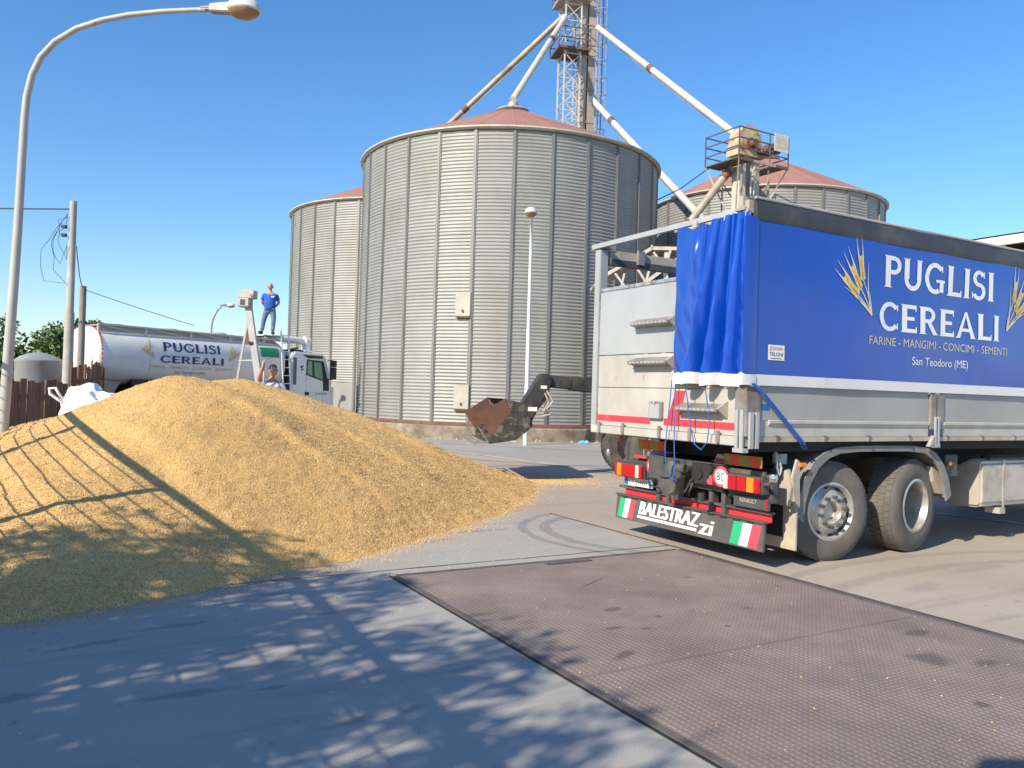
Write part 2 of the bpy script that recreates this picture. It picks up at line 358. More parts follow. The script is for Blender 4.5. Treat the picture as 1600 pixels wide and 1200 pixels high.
b = B(); b.box(-900, 900, -300, 1500, -.5, 0); struct(b.build('ground', 'ground_earth'))
def sheet(name, pts, z, m): b = B(); b.add([(p[0], p[1], z) for p in pts], [tuple(range(len(pts)))]); o = b.build(name, m); return struct(o)
sheet('yard', [(-11, -10), (45, -10), (45, 75), (-30, 75), (-16, 32), (-9, 11.5)], .004, 'ground_sand')
sheet('concrete_slab', [YD(.31, -12), YD(.31, 3.9), YD(-.3, 4.4), YD(-2.5, 4.6), YD(-9.5, 4.6), YD(-9.5, -12)], .008, 'ground_slab')
sheet('road', [(-7, 26.0), (-2.75, 23.1), (2.26, 17.1), (9, 9.6), (24, 18), (26, 27.6), (3.3, 27.4), (-.2, 27.0), (-5, 27.2)], .008, 'ground_road')
def strip_line(name, pts, w, z, m, jit=0):
    b = B(); L = []
    for i, p in enumerate(pts):
        p = Vector((p[0], p[1], z)); a = Vector((*pts[max(i-1, 0)][:2], z)); c = Vector((*pts[min(i+1, len(pts)-1)][:2], z)); d = (c-a).normalized(); q = Vector((-d.y, d.x, 0))
        p = p+q*random.uniform(-jit, jit); L += [p+q*w*random.uniform(.35, .65), p-q*w*random.uniform(.35, .65)]
    b.add(L, [(2*i, 2*i+1, 2*i+3, 2*i+2) for i in range(len(pts)-1)]); return struct(b.build(name, m))
def lerp(a, c, n): return [tuple(np.array(a)+(np.array(c)-np.array(a))*i/n) for i in range(n+1)]
strip_line('road_edge_line', lerp((-6, 25.4), (-2.72, 23.2), 4)+lerp((-2.5, 23.0), (2.3, 17.15), 20)+lerp((2.6, 16.8), (9, 9.4), 16), .15, .012, 'line_paint', .015)
strip_line('pavement_crack', lerp((-1.6, 19.9), (1.9, 18.0), 14)+lerp((2.2, 18.1), (7, 18.9), 14), .05, .012, 'crack', .06)
strip_line('pavement_crack', lerp((-2.2, 25.0), (4.5, 22.6), 22), .05, .012, 'crack', .05)
strip_line('pavement_crack', lerp(YD(.33, -11)[:2], YD(.33, 3.9)[:2], 60), .022, .012, 'crack', .006)
strip_line('pavement_crack', lerp(YD(-9, 1.42)[:2], YD(.3, 1.42)[:2], 50), .016, .013, 'crack', .008)

# stains and rubber marks that belong to the surfaces (yard coordinates)
def stain(key, blobs, col, strength, rings=()):
    m = MT[key]; N = m.node_tree.nodes; L = m.node_tree.links; bs = N['Principled BSDF']; src = bs.inputs['Base Color'].links[0].from_socket
    geo = N.new('ShaderNodeNewGeometry'); nz = N.new('ShaderNodeTexNoise'); nz.inputs['Scale'].default_value = 7; nz.inputs['Detail'].default_value = 6; L.new(geo.outputs['Position'], nz.inputs[0])
    def math_(op, a, b_=None):
        x = N.new('ShaderNodeMath'); x.operation = op; x.use_clamp = False
        for i, q in ((0, a), (1, b_)):
            if q is None: continue
            if hasattr(q, 'links'): L.new(q, x.inputs[i])
            else: x.inputs[i].default_value = q
        return x.outputs[0]
    tot = None
    for a, b_, ra, rb, rot in list(blobs)+[(r[0], r[1], 1, 1, 0) for r in rings]:
        sub = N.new('ShaderNodeVectorMath'); sub.operation = 'SUBTRACT'; p = YD(a, b_); L.new(geo.outputs['Position'], sub.inputs[0]); sub.inputs[1].default_value = (p.x, p.y, 0)
        mp = N.new('ShaderNodeMapping'); mp.vector_type = 'TEXTURE'; mp.inputs['Rotation'].default_value = (0, 0, PHI+rot); mp.inputs['Scale'].default_value = (ra, rb, 1); L.new(sub.outputs[0], mp.inputs[0])
        fl = N.new('ShaderNodeVectorMath'); fl.operation = 'MULTIPLY'; fl.inputs[1].default_value = (1, 1, 0); L.new(mp.outputs[0], fl.inputs[0])
        ln = N.new('ShaderNodeVectorMath'); ln.operation = 'LENGTH'; L.new(fl.outputs[0], ln.inputs[0]); d = ln.outputs['Value']
        k = len(rings) and (a, b_) in [(r[0], r[1]) for r in rings] and ra == 1
        if k:
            r_ = [r for r in rings if (r[0], r[1]) == (a, b_)][0]; d = math_('DIVIDE', math_('ABSOLUTE', math_('SUBTRACT', d, r_[2])), r_[3])
        d = math_('ADD', d, math_('MULTIPLY', math_('SUBTRACT', nz.outputs[0], .5), 1.5))
        mr = N.new('ShaderNodeMapRange'); mr.inputs[1].default_value = 1.05; mr.inputs[2].default_value = .55; mr.inputs[3].default_value = 0; mr.inputs[4].default_value = 1; L.new(d, mr.inputs[0])
        tot = mr.outputs[0] if tot is None else math_('MAXIMUM', tot, mr.outputs[0])
    f = math_('MULTIPLY', tot, strength); mx = N.new('ShaderNodeMix'); mx.data_type = 'RGBA'; L.new(f, mx.inputs[0]); L.new(src, mx.inputs[6]); mx.inputs[7].default_value = (*col, 1); L.new(mx.outputs[2], bs.inputs['Base Color'])
stain('deck', [(-.72, -2.3, .17, .14, .3), (-.45, -2.5, .12, .07, 0), (-.25, -1.9, .13, .07, 0), (-1.9, -.5, .10, .05, .2), (-1.2, -2.9, .05, .05, 0), (-1.5, .3, .25, .02, .5), (-2.2, -.9, .12, .04, 0), (-.9, -.9, .05, .04, 0), (-2.5, -1.4, .16, .05, .4), (-.6, .1, .06, .03, 0), (-1.4, -1.2, .04, .03, 0), (-2.0, -1.0, .05, .03, 0), (-1.7, -.8, .04, .03, 0), (-.5, -3.3, .16, .08, .2)], (.095, .085, .08), .75)
stain('ground_slab', [(-2.2, 2.6, .5, .12, .1), (-1.4, 3.0, .6, .10, 0), (-2.9, 3.2, .5, .08, 0), (-4.6, -1.0, .10, .03, 0), (-4.9, .4, .25, .05, .1), (-4.1, 1.0, .2, .05, 0), (-5.4, .2, .3, .05, .2), (-4.2, -1.6, .35, .05, .1), (-5.0, -.9, .3, .06, 0), (-4.5, -.3, .35, .045, .1), (-5.9, -.6, .3, .06, .1), (-3.9, .3, .22, .05, 0), (-6.2, .8, .3, .06, 0), (-3.5, -1.2, .12, .05, 0), (-4.0, -2.6, .25, .06, .1)], (.17, .175, .18), .55, [(.9, 2.2, 1.45, .09), (.9, 2.21, 1.72, .07)])
stain('ground_sand', [(1.2, -1.0, .4, .12, .2), (2.6, -.7, .6, .10, 0), (1.0, -2.6, .5, .12, .1), (3.2, -1.9, .7, .16, .2), (.8, -1.9, .3, .06, 0), (4.5, -1.0, .6, .2, 0)], (.25, .215, .18), .38, [(2, -6.5, 6.0, .10), (2, -6.51, 6.5, .08)])

# ------------------------------------------------------------------ weighbridge
W0, W1, WB0, WB1 = -3.0, .24, -9.2, 1.16
wb = thing('weighbridge', 'weighbridge of brown chequered steel plates set flush in the yard', 'weighbridge', TRK, PHI)
joints = [WB1, -1.62, -4.4, -7.0, WB0]
for i in range(4):
    b = B(); b.box(W0+.02, W1-.02, joints[i+1]+.0015, joints[i]-.0015, .0, .016); b.build('deck_plate', 'deck', wb)
b = B()
for k in range(2):
    x = (W0, W1)[k]; b.box(x-.035, x+.012 if k == 0 else x+.035, WB0, WB1, 0, .021)
b.box(W0+.012, W1-.035, WB1, WB1+.045, 0, .021); b.build('deck_rim', 'deck_rim', wb)
b = B(); px, py = .043, .036; hx, hy = .0185, .0145; y = WB1-.03; vs = []; 
nx = int((W1-W0-.08)/px); ny = int((WB1-(-3.6))/py)
for j in range(ny):
    cy = WB1-.03-j*py
    if min(abs(cy-q) for q in joints) < .02: continue
    for i in range(nx):
        cx = W0+.06+i*px; z0, z1 = .0161, .0195
        b.add([(cx-hx, cy-hy, z0), (cx+hx, cy-hy, z0), (cx+hx, cy+hy, z0), (cx-hx, cy+hy, z0), (cx-hx+.004, cy-hy+.004, z1), (cx+hx-.004, cy-hy+.004, z1), (cx+hx-.004, cy+hy-.004, z1), (cx-hx+.004, cy+hy-.004, z1)],
              [(4, 5, 6, 7), (0, 1, 5, 4), (1, 2, 6, 5), (2, 3, 7, 6), (3, 0, 4, 7)])
stuff(b.build('tread_studs', 'deck', wb, fix=False))
b = B(); b.box(-1.52, -1.0, 1.02, 1.14, .0162, .030); b.build('lifting_cover', 'deck_rim', wb, bevel=.004)
strip = B(); strip.box(W0-.055, W0-.036, WB0, WB1+.05, -.02, .014); lab(strip.build('side_gap', 'under_dark', wb), 'dark gap along the left edge')

# ------------------------------------------------------------------ grain pile
FOOT = [(-3.45, 5.35), (-2.88, 5.78), (-2.38, 6.4), (-1.93, 7.14), (-1.43, 7.81), (-1.04, 8.63), (-.69, 9.35), (-.28, 10.42), (.05, 11.46), (.37, 13.0), (.5, 14.6), (.1, 16.3), (-.6, 16.95), (-2.4, 17.5), (-4.4, 18.2), (-6.5, 17.2), (-8.6, 15.6), (-9.8, 13.2), (-8.6, 10), (-6.6, 7), (-4.9, 5.4)]
RIDGE = [(-7.6, 11.8, .80), (-6.75, 11.3, .98), (-5.9, 10.9, 1.20), (-5.05, 10.4, 1.45), (-4.1, 10.0, 1.69), (-3.25, 10.5, 1.40), (-3.8, 11.3, 1.48), (-4.15, 12.6, 1.74), (-3.3, 13.6, 1.38), (-2.75, 14.4, 1.05), (-1.9, 15.0, .72), (-1.15, 15.3, .38), (-.3, 15.0, .2),
         (-5.1, 16.9, .26), (-6.4, 13.8, .9), (-5.3, 7.6, .55), (-4.2, 6.9, .52), (-3.6, 7.9, .85), (-3.1, 8.9, 1.12), (-2.3, 9.6, .95), (-2.2, 11.2, 1.05), (-1.1, 12.0, .62), (-1.4, 13.4, .78), (-2.6, 7.9, .55), (-1.9, 8.9, .58), (-1.2, 10.2, .5), (-6.6, 9.6, .75), (-4.6, 8.8, 1.15)]
cx, cy = np.mean(FOOT, axis=0); ctl = [(x, y, 0.) for x, y in FOOT]+RIDGE
for x, y in FOOT:
    d = np.array((x-cx, y-cy)); d /= np.linalg.norm(d); ctl.append((x+d[0]*1.2, y+d[1]*1.2, -.42))
ctl = np.array(ctl)
def tps(r): return np.where(r > 1e-9, r*r*np.log(np.maximum(r, 1e-9)), 0)
n = len(ctl); K = tps(np.linalg.norm(ctl[:, None, :2]-ctl[None, :, :2], axis=2))+np.eye(n)*.02; P = np.c_[np.ones(n), ctl[:, :2]]
Wt = np.linalg.solve(np.block([[K, P], [P.T, np.zeros((3, 3))]]), np.r_[ctl[:, 2], 0, 0, 0])
def vnoise(x, y, f, seed):
    r = np.random.default_rng(seed); T = r.random((64, 64)); X = x*f+100; Y = y*f+100; xi = np.floor(X).astype(int); yi = np.floor(Y).astype(int); a = X-xi; c = Y-yi; a = a*a*(3-2*a); c = c*c*(3-2*c)
    g = lambda i, j: T[i % 64, j % 64]
    return (g(xi, yi)*(1-a)+g(xi+1, yi)*a)*(1-c)+(g(xi, yi+1)*(1-a)+g(xi+1, yi+1)*a)*c-.5
def pile_h(x, y):
    x = np.asarray(x, float); y = np.asarray(y, float); r = np.sqrt((x[..., None]-ctl[:, 0])**2+(y[..., None]-ctl[:, 1])**2)
    h = tps(r)@Wt[:n]+Wt[n]+Wt[n+1]*x+Wt[n+2]*y
    k = np.clip(h/.35, 0, 1)
    h = h+k*(.09*vnoise(x, y, .9, 1)+.04*vnoise(x, y, 2.3, 2)+.008*vnoise(x, y, 6, 3))+.05*vnoise(x, y, 3.1, 5)*(1-.7*k)+.02*vnoise(x, y, 9, 6)*(1-.8*k)
    for (ax, ay, bx, by, am) in ((-3.75, 9.75, -1.2, 9.1, .075), (-3.2, 11.0, -.7, 10.7, .06), (-4.9, 9.2, -2.5, 7.3, .05), (-2.9, 12.6, -.2, 12.3, .06), (-5.6, 8.6, -3.6, 6.5, .05)):
        ex, ey = bx-ax, by-ay; l_ = math.hypot(ex, ey); ex /= l_; ey /= l_; t_ = ((x-ax)*ex+(y-ay)*ey)/l_; d_ = (x-ax)*-ey+(y-ay)*ex+.12*vnoise(x, y, 1.7, 9)
        h = h+k*am*np.clip(1-np.abs(2*t_-1)**3, 0, 1)*np.exp(-np.clip(d_, 0, None)/.5)*(1/(1+np.exp(-d_/.03)))
    return h
st = .05; gx = np.arange(-10.4, 1.2, st); gy = np.arange(4.4, 19.0, st); GX, GY = np.meshgrid(gx, gy); GZ = pile_h(GX, GY)
GZ = GZ+.007*rng.standard_normal(GZ.shape)*np.clip(GZ/.05, 0, 1)
# the boundary fence holds the heap back on the left
FA = Vector((-3.8, 3.8, 0)); FD = Vector((-.469, .883, 0)).normalized(); FN = Vector((FD.y, -FD.x, 0))
side = (GX-FA.x)*FN.x+(GY-FA.y)*FN.y
keep = (GZ > -.03) & (side > .12)
idx = -np.ones(GZ.shape, int); q = keep[:-1, :-1] & keep[1:, :-1] & keep[:-1, 1:] & keep[1:, 1:]
used = np.zeros_like(keep); used[:-1, :-1] |= q; used[1:, :-1] |= q; used[:-1, 1:] |= q; used[1:, 1:] |= q
idx[used] = np.arange(used.sum()); vs = np.c_[GX[used], GY[used], GZ[used]]; jj, ii = np.nonzero(q)
fs = np.c_[idx[jj, ii], idx[jj, ii+1], idx[jj+1, ii+1], idx[jj+1, ii]]
me = bpy.data.meshes.new('grain_pile'); me.from_pydata(vs.tolist(), [], fs.tolist()); me.polygons.foreach_set('use_smooth', [True]*len(fs))
def grain_mat():
    m = bpy.data.materials.new('grain'); m.use_nodes = True; N = m.node_tree.nodes; L = m.node_tree.links; bs = N['Principled BSDF']; bs.inputs['Roughness'].default_value = .6
    geo = N.new('ShaderNodeNewGeometry'); vo = N.new('ShaderNodeTexVoronoi'); vo.inputs['Scale'].default_value = 95; L.new(geo.outputs['Position'], vo.inputs['Vector'])
    sp = N.new('ShaderNodeSeparateColor'); L.new(vo.outputs['Color'], sp.inputs[0]); oi = N.new('ShaderNodeObjectInfo')
    n1 = N.new('ShaderNodeTexNoise'); n1.inputs['Scale'].default_value = 1.3; n1.inputs['Detail'].default_value = 8; L.new(geo.outputs['Position'], n1.inputs['Vector'])
    rp = N.new('ShaderNodeValToRGB'); rp.color_ramp.interpolation = 'LINEAR'; e = rp.color_ramp.elements
    e[0].position = 0; e[0].color = (.44, .26, .10, 1); e[1].position = 1; e[1].color = (.76, .57, .29, 1)
    x = e.new(.25); x.color = (.60, .365, .12, 1); x = e.new(.7); x.color = (.67, .43, .155, 1)
    L.new(sp.outputs[0], rp.inputs[0])
    mr = N.new('ShaderNodeMapRange'); mr.inputs[1].default_value = .3; mr.inputs[2].default_value = .7; mr.inputs[3].default_value = .84; mr.inputs[4].default_value = 1.12; L.new(n1.outputs[0], mr.inputs[0])
    ml = N.new('ShaderNodeMix'); ml.data_type = 'RGBA'; ml.blend_type = 'MULTIPLY'; ml.inputs[0].default_value = 1; L.new(rp.outputs[0], ml.inputs[6]); L.new(mr.outputs[0], ml.inputs[7]); L.new(ml.outputs[2], bs.inputs['Base Color'])
    bp = N.new('ShaderNodeBump'); bp.inputs['Strength'].default_value = .6; bp.inputs['Distance'].default_value = .010; bp.invert = True; L.new(vo.outputs['Distance'], bp.inputs['Height']); L.new(bp.outputs[0], bs.inputs['Normal'])
    return m
MT['grain'] = grain_mat()
km = bpy.data.materials.new('kernel'); km.use_nodes = True; N = km.node_tree.nodes; L = km.node_tree.links
at_ = N.new('ShaderNodeAttribute'); at_.attribute_type = 'INSTANCER'; at_.attribute_name = 'tint'; rp = N.new('ShaderNodeValToRGB'); e = rp.color_ramp.elements
e[0].color = (.40, .23, .08, 1); e[1].color = (.82, .64, .36, 1); x = e.new(.3); x.color = (.63, .38, .125, 1); x = e.new(.75); x.color = (.70, .455, .17, 1)
L.new(at_.outputs['Fac'], rp.inputs[0]); L.new(rp.outputs[0], N['Principled BSDF'].inputs['Base Color']); N['Principled BSDF'].inputs['Roughness'].default_value = .5
MT['kernel'] = km
me.materials.append(MT['grain']); pile = put('grain_pile', me); stuff(pile); tag(pile, 'large heap of golden maize grain tipped on the concrete yard', 'grain')
def scatter_mod(ob, dens, smin, smax, seed, name):
    ng = bpy.data.node_groups.new(name, 'GeometryNodeTree'); ng.interface.new_socket('Geometry', in_out='INPUT', socket_type='NodeSocketGeometry'); ng.interface.new_socket('Geometry', in_out='OUTPUT', socket_type='NodeSocketGeometry')
    N = ng.nodes; L = ng.links; gi = N.new('NodeGroupInput'); go = N.new('NodeGroupOutput')
    dp = N.new('GeometryNodeDistributePointsOnFaces'); dp.inputs['Seed'].default_value = seed
    # density falls with distance from the viewer's side of the yard: far kernels are under a pixel
    pos = N.new('GeometryNodeInputPosition'); ln = N.new('ShaderNodeVectorMath'); ln.operation = 'LENGTH'; L.new(pos.outputs[0], ln.inputs[0])
    mr = N.new('ShaderNodeMapRange'); mr.inputs[1].default_value = 6; mr.inputs[2].default_value = 15; mr.inputs[3].default_value = dens; mr.inputs[4].default_value = dens*.3; L.new(ln.outputs['Value'], mr.inputs[0]); L.new(mr.outputs[0], dp.inputs['Density'])
    L.new(gi.outputs[0], dp.inputs['Mesh'])
    ico = N.new('GeometryNodeMeshIcoSphere'); ico.inputs['Radius'].default_value = 1; ico.inputs['Subdivisions'].default_value = 1
    tr = N.new('GeometryNodeTransform'); tr.inputs['Scale'].default_value = (1, .8, .5); L.new(ico.outputs[0], tr.inputs[0]); sm = N.new('GeometryNodeSetMaterial'); sm.inputs['Material'].default_value = km; L.new(tr.outputs[0], sm.inputs[0])
    rv = N.new('FunctionNodeRandomValue'); rv.data_type = 'FLOAT_VECTOR'; rv.inputs[0].default_value = (0, 0, 0); rv.inputs[1].default_value = (6.28, 6.28, 6.28)
    rs = N.new('FunctionNodeRandomValue'); rs.data_type = 'FLOAT'; rs.inputs[2].default_value = smin; rs.inputs[3].default_value = smax
    rt_ = N.new('FunctionNodeRandomValue'); rt_.data_type = 'FLOAT'; rt_.inputs['Seed'].default_value = 9
    sa = N.new('GeometryNodeStoreNamedAttribute'); sa.data_type = 'FLOAT'; sa.domain = 'POINT'; sa.inputs['Name'].default_value = 'tint'; L.new(dp.outputs[0], sa.inputs[0]); L.new(rt_.outputs[1], sa.inputs['Value'])
    ip = N.new('GeometryNodeInstanceOnPoints'); L.new(sa.outputs[0], ip.inputs['Points']); L.new(sm.outputs[0], ip.inputs['Instance']); L.new(rv.outputs[0], ip.inputs['Rotation']); L.new(rs.outputs[1], ip.inputs['Scale'])
    jg = N.new('GeometryNodeJoinGeometry'); L.new(gi.outputs[0], jg.inputs[0]); L.new(ip.outputs[0], jg.inputs[0]); L.new(jg.outputs[0], go.inputs[0])
    md = ob.modifiers.new('kernels', 'NODES'); md.node_group = ng
scatter_mod(pile, 5000, .005, .0088, 3, 'kernels')
# loose kernels round the foot and over the yard
b = B(); fl = np.array(FOOT[:13])
def kernel(x, y, z, s):
    a = random.uniform(0, 6.3); d = Vector((math.cos(a), math.sin(a), 0)); e_ = Vector((-d.y, d.x, 0)); p = Vector((x, y, z))
    b.add([p+d*s, p+e_*s*.75, p-d*s, p-e_*s*.75, p+Vector((0, 0, s*.9))], [(0, 1, 4), (1, 2, 4), (2, 3, 4), (3, 0, 4)])
for i in range(9000):
    k = random.random()*(len(fl)-1.001); j = int(k); p = fl[j]+(fl[j+1]-fl[j])*(k-j); d = (fl[j+1]-fl[j]); d = d/np.linalg.norm(d); q_ = np.array((d[1], -d[0])); o = abs(random.gauss(0, .16)) if random.random() < .8 else abs(random.gauss(0, .9)); p = p+q_*(o-.05)
    kernel(p[0], p[1], .009, random.uniform(.005, .009))
for i in range(5000): kernel(random.gauss(.75, .5), random.gauss(15.2, .42), .009, random.uniform(.006, .011))
for i in range(130): p = YD(random.uniform(-3, .2), random.uniform(-3.4, 1)); kernel(p.x, p.y, .021, random.uniform(.004, .009))
o = b.build('spilled_grain', 'grain', fix=False); stuff(o); tag(o, 'loose maize kernels scattered on the ground round the heap', 'grain')

# ------------------------------------------------------------------ silos
NS = 28
def silo(label, c, Rr, z0, z1, rows, phase, visible, zmin, group):
    t = thing('grain_silo', label, 'silo', (c[0], c[1], 0), 0, group)
    da = 2*PI/NS; rh = (z1-z0)/rows; waves = 6; spw = 6; nv = waves*spw
    b = B(); b.grid(lambda u, v: ((Rr+.016*math.cos(2*PI*v*waves)+.003)*math.cos((u-.5)*da), (Rr+.016*math.cos(2*PI*v*waves)+.003)*math.sin((u-.5)*da), v*rh), 2, nv)
    me = b.mesh('wall_sheet', 'galv', smooth='all', fix=True)
    # outward normals
    if me.polygons[0].normal.x < 0: me.flip_normals()
    b = B(); b.box(Rr-.02, Rr+.055, -.035, .035, z0, z1-.02); b.box(Rr-.02, Rr+.03, -.07, .07, z0, z1-.02); rib = b.mesh('wall_rib', 'galv_rib')
    ap = z1+2.38; rt0 = .95; vt = Vector((c[0], c[1])); tocam = math.atan2(-c[1], -c[0])
    def roofpt(u, v, rs=0): r_ = Rr+.16+(rt0-Rr-.16)*v; a = (u-.5)*da; return (r_*math.cos(a), r_*math.sin(a), z1+.02+(ap-z1)*v+(.012 if abs(u-.5) > .49 else 0))
    b = B(); b.grid(lambda u, v: roofpt((0, .03, .5, .97, 1)[int(round(u*4))], v), 4, 3); roofm = b.mesh('roof_panel', 'roof_red')
    if roofm.polygons[0].normal.z < 0: roofm.flip_normals()
    rest = B()
    for k in range(NS):
        a = phase+k*da; put('wall_rib', rib, t, (0, 0, 0), (0, 0, a-da/2)); put('roof_panel', roofm, t, (0, 0, 0), (0, 0, a))
        for r_ in range(rows):
            zz = z0+r_*rh
            if visible(((a-tocam+PI) % (2*PI))-PI) and zz+rh > zmin: put('wall_sheet', me, t, (0, 0, zz), (0, 0, a))
            else:
                rest.add([(Rr*math.cos(a+s*da/2), Rr*math.sin(a+s*da/2), zz+h*rh) for s, h in ((-1, 0), (1, 0), (1, 1), (-1, 1))], [(0, 1, 2, 3)])
    stuff(rest.build('rear_sheeting', 'galv', t))
    b = B(); b.lathe([(Rr+.02, z1-.07), (Rr+.10, z1-.07), (Rr+.17, z1-.02), (Rr+.17, z1+.03), (Rr+.05, z1+.06)], n=56); b.build('eave_ring', 'eave', t, smooth=True)
    b = B(); b.lathe([(.0, ap+.62), (.22, ap+.60), (.23, ap+.30), (.68, ap+.28), (.72, ap+.22), (.45, ap+.2), (.62, ap-.0), (.95, ap-.05), (1.02, ap-.09)], n=24); b.build('roof_cap', 'steel_old', t, smooth=True)
    b = B(); b.lathe([(Rr-.3, z0-.005), (Rr+.32, z0-.005), (Rr+.36, z0-.05), (Rr+.36, 0)], n=56); b.build('foundation', 'found', t)
    b = B(); b.lathe([(Rr+.03, z0+.10), (Rr+.075, z0+.10), (Rr+.085, z0), (Rr+.03, z0-.003)], n=56); b.build('base_ring', 'rust', t)
    return t
PH0 = math.atan2(-33.5, .3)
da = 2*PI/NS
main = silo('large corrugated steel silo nearest the yard, standing in the centre', (-.3, 33.5), 6.0, .46, 10.73, 14, PH0+R_(1.0)+da/2, lambda a: abs(a) < 1.5, 0, 'corrugated grain silos')
silo('corrugated steel silo behind the tanker lorry, partly hidden by the central silo', (-6.14, 44.3), 6.0, .46, 10.73, 14, .1, lambda a: -1.6 < a < -.2, 2.0, 'corrugated grain silos')
silo('corrugated steel silo at the right rising behind the blue curtain lorry', (12.0, 39.2), 5.4, .46, 10.73, 14, .05, lambda a: abs(a) < 1.5, 6.2, 'corrugated grain silos')
def on_wall(ang, z): return ((6.03)*math.cos(ang), 6.03*math.sin(ang), z)
for px_, z in ((-1.50, 4.63), (-1.47, 1.45)):
    ang = PH0+math.asin(px_/6.03)
    b = B(); b.box(0, .07, -.27, .27, -.42, .42); h = b.build('inspection_hatch', 'hatch', main, on_wall(ang, z), (0, 0, ang), bevel=.015)
    b = B(); b.box(.0, .09, -.25, .25, -.47, -.43); b.tube([(.10, .0, -.28), (.10, 0, -.2)], .03, 6); b.build('hatch_sill', 'rust', h)
# catwalk box and pipe stubs on the roof by the tower
b = B(); b.bar((2.2, 3.4, 12.0), (4.1, 2.6, 11.3), .12, .16); b.bar((2.4, 3.7, 12.3), (2.4, 3.7, 12.0), .1); b.build('roof_hatch', 'plate_dark', main)
for k in range(5):
    pass
b = B()
for k in range(60):
    a = PH0+random.uniform(-.75, .65); r_ = 6.38+random.uniform(0, .28); s = random.uniform(.03, .12); p = Vector((-.3+r_*math.cos(a), 33.5+r_*math.sin(a), 0)); 
    b.add([p+Vector((random.uniform(-s, s), random.uniform(-s, s), 0)) for _ in range(4)]+[p+Vector((0, 0, s*random.uniform(.6, 1.4)))], [(0, 1, 4), (1, 2, 4), (2, 3, 4), (3, 0, 4)])
o = b.build('rubble', 'rubble'); stuff(o); tag(o, 'crumbled concrete lumps along the foot of the central silo', 'rubble')
b = B()
for k in range(24):
    a = random.uniform(0, 6.28); s = random.uniform(.05, .16); p = Vector((2.45+s*math.cos(a), 26.9+s*math.sin(a)*.6, .012)); b.add([p+Vector((-.06, -.03, 0)), p+Vector((.07, -.04, .02)), p+Vector((.05, .05, random.uniform(.04, .13))), p+Vector((-.05, .04, random.uniform(.02, .1)))], [(0, 1, 2, 3)])
tag(b.build('plastic_bag', 'litter'), 'crumpled light blue plastic bag lying at the foot of the silo', 'litter')

# ------------------------------------------------------------------ elevator tower, second elevator, spout pipes
tw = thing('elevator_tower', 'tall rusty lattice elevator tower rising behind the central silo', 'tower', (3.0, 42.0, 0), R_(14))
HT = 26.5
for x in (-.95, -.1):
    for y in (-.55, .55):
        b = B(); b.bar((x, y, 0), (x, y, HT), .07, .07); b.build('corner_post', 'pipe', tw)
b = B(); zs = np.arange(9, HT, .85)
for i, z in enumerate(zs):
    for y in (-.55, .55):
        s = 1 if i % 2 else -1; b.bar((-.525-.425*s, y, z), (-.525+.425*s, y, z+.85), .035); b.bar((-.525+.425*s, y, z), (-.525-.425*s, y, z+.85), .035); b.bar((-.95, y, z), (-.1, y, z), .04)
    b.bar((-.95, -.55, z), (-.95, .55, z), .04); b.bar((-.1, -.55, z), (-.1, .55, z+.85), .035)
b.build('lattice_brace', 'pipe', tw)
for x0, m in ((-.02, 'steel_old'), (.42, 'pipe_tan')):
    b = B(); b.box(x0, x0+.36, -.28, .28, 0, HT)
    for z in np.arange(9, HT, 1.7): b.box(x0-.03, x0+.39, -.31, .31, z, z+.06)
    b.build('elevator_leg', m, tw)
b = B()
for x in (.86, 1.02): b.bar((x, -.3, 5), (x, -.3, HT), .045)
for z in np.arange(9, HT, .3): b.bar((.86, -.3, z), (1.02, -.3, z), .03)
b.build('ladder', 'pipe', tw)
b = B()
for z in np.arange(10, HT, .9): b.tube([(.78+.30*1+.30*math.cos(t), -.45+.3*math.sin(t), z) for t in np.linspace(.6, 5.7, 9)], .02, 4)
for t in (2.2, 3.1, 4.0, 5.2): b.bar((1.08+.30*math.cos(t), -.45+.3*math.sin(t), 10), (1.08+.30*math.cos(t), -.45+.3*math.sin(t), HT), .03)
b.bar((1.32, .1, 8), (1.32, .1, HT), .05); b.build('ladder_cage', 'pipe_tan', tw)
for z, x0, x1 in ((19.35, -1.35, .35), (21.95, -1.3, .35)):
    b = B(); b.box(x0, x1, -.8, .8, z, z+.12); pf = b.build('platform', 'steel_old' if z > 20 else 'plate_dark', tw)
    b = B()
    for x in (x0, (x0+x1)/2, x1): 
        for y in (-.8, .8): b.bar((x, y, z), (x, y, z+1.1), .04)
    for h in (.55, 1.1):
        b.bar((x0, -.8, z+h), (x1, -.8, z+h), .04); b.bar((x0, .8, z+h), (x1, .8, z+h), .04); b.bar((x0, -.8, z+h), (x0, .8, z+h), .04); b.bar((x1, -.8, z+h), (x1, .8, z+h), .04)
    b.build('railing', 'rail', pf)
b = B(); b.lathe([(0, 24.6), (.5, 24.5), (.6, 24), (.6, 23), (.3, 22.2)], (.3, 0, 0), n=20); b.build('elevator_head', 'steel_old', tw, smooth=True)

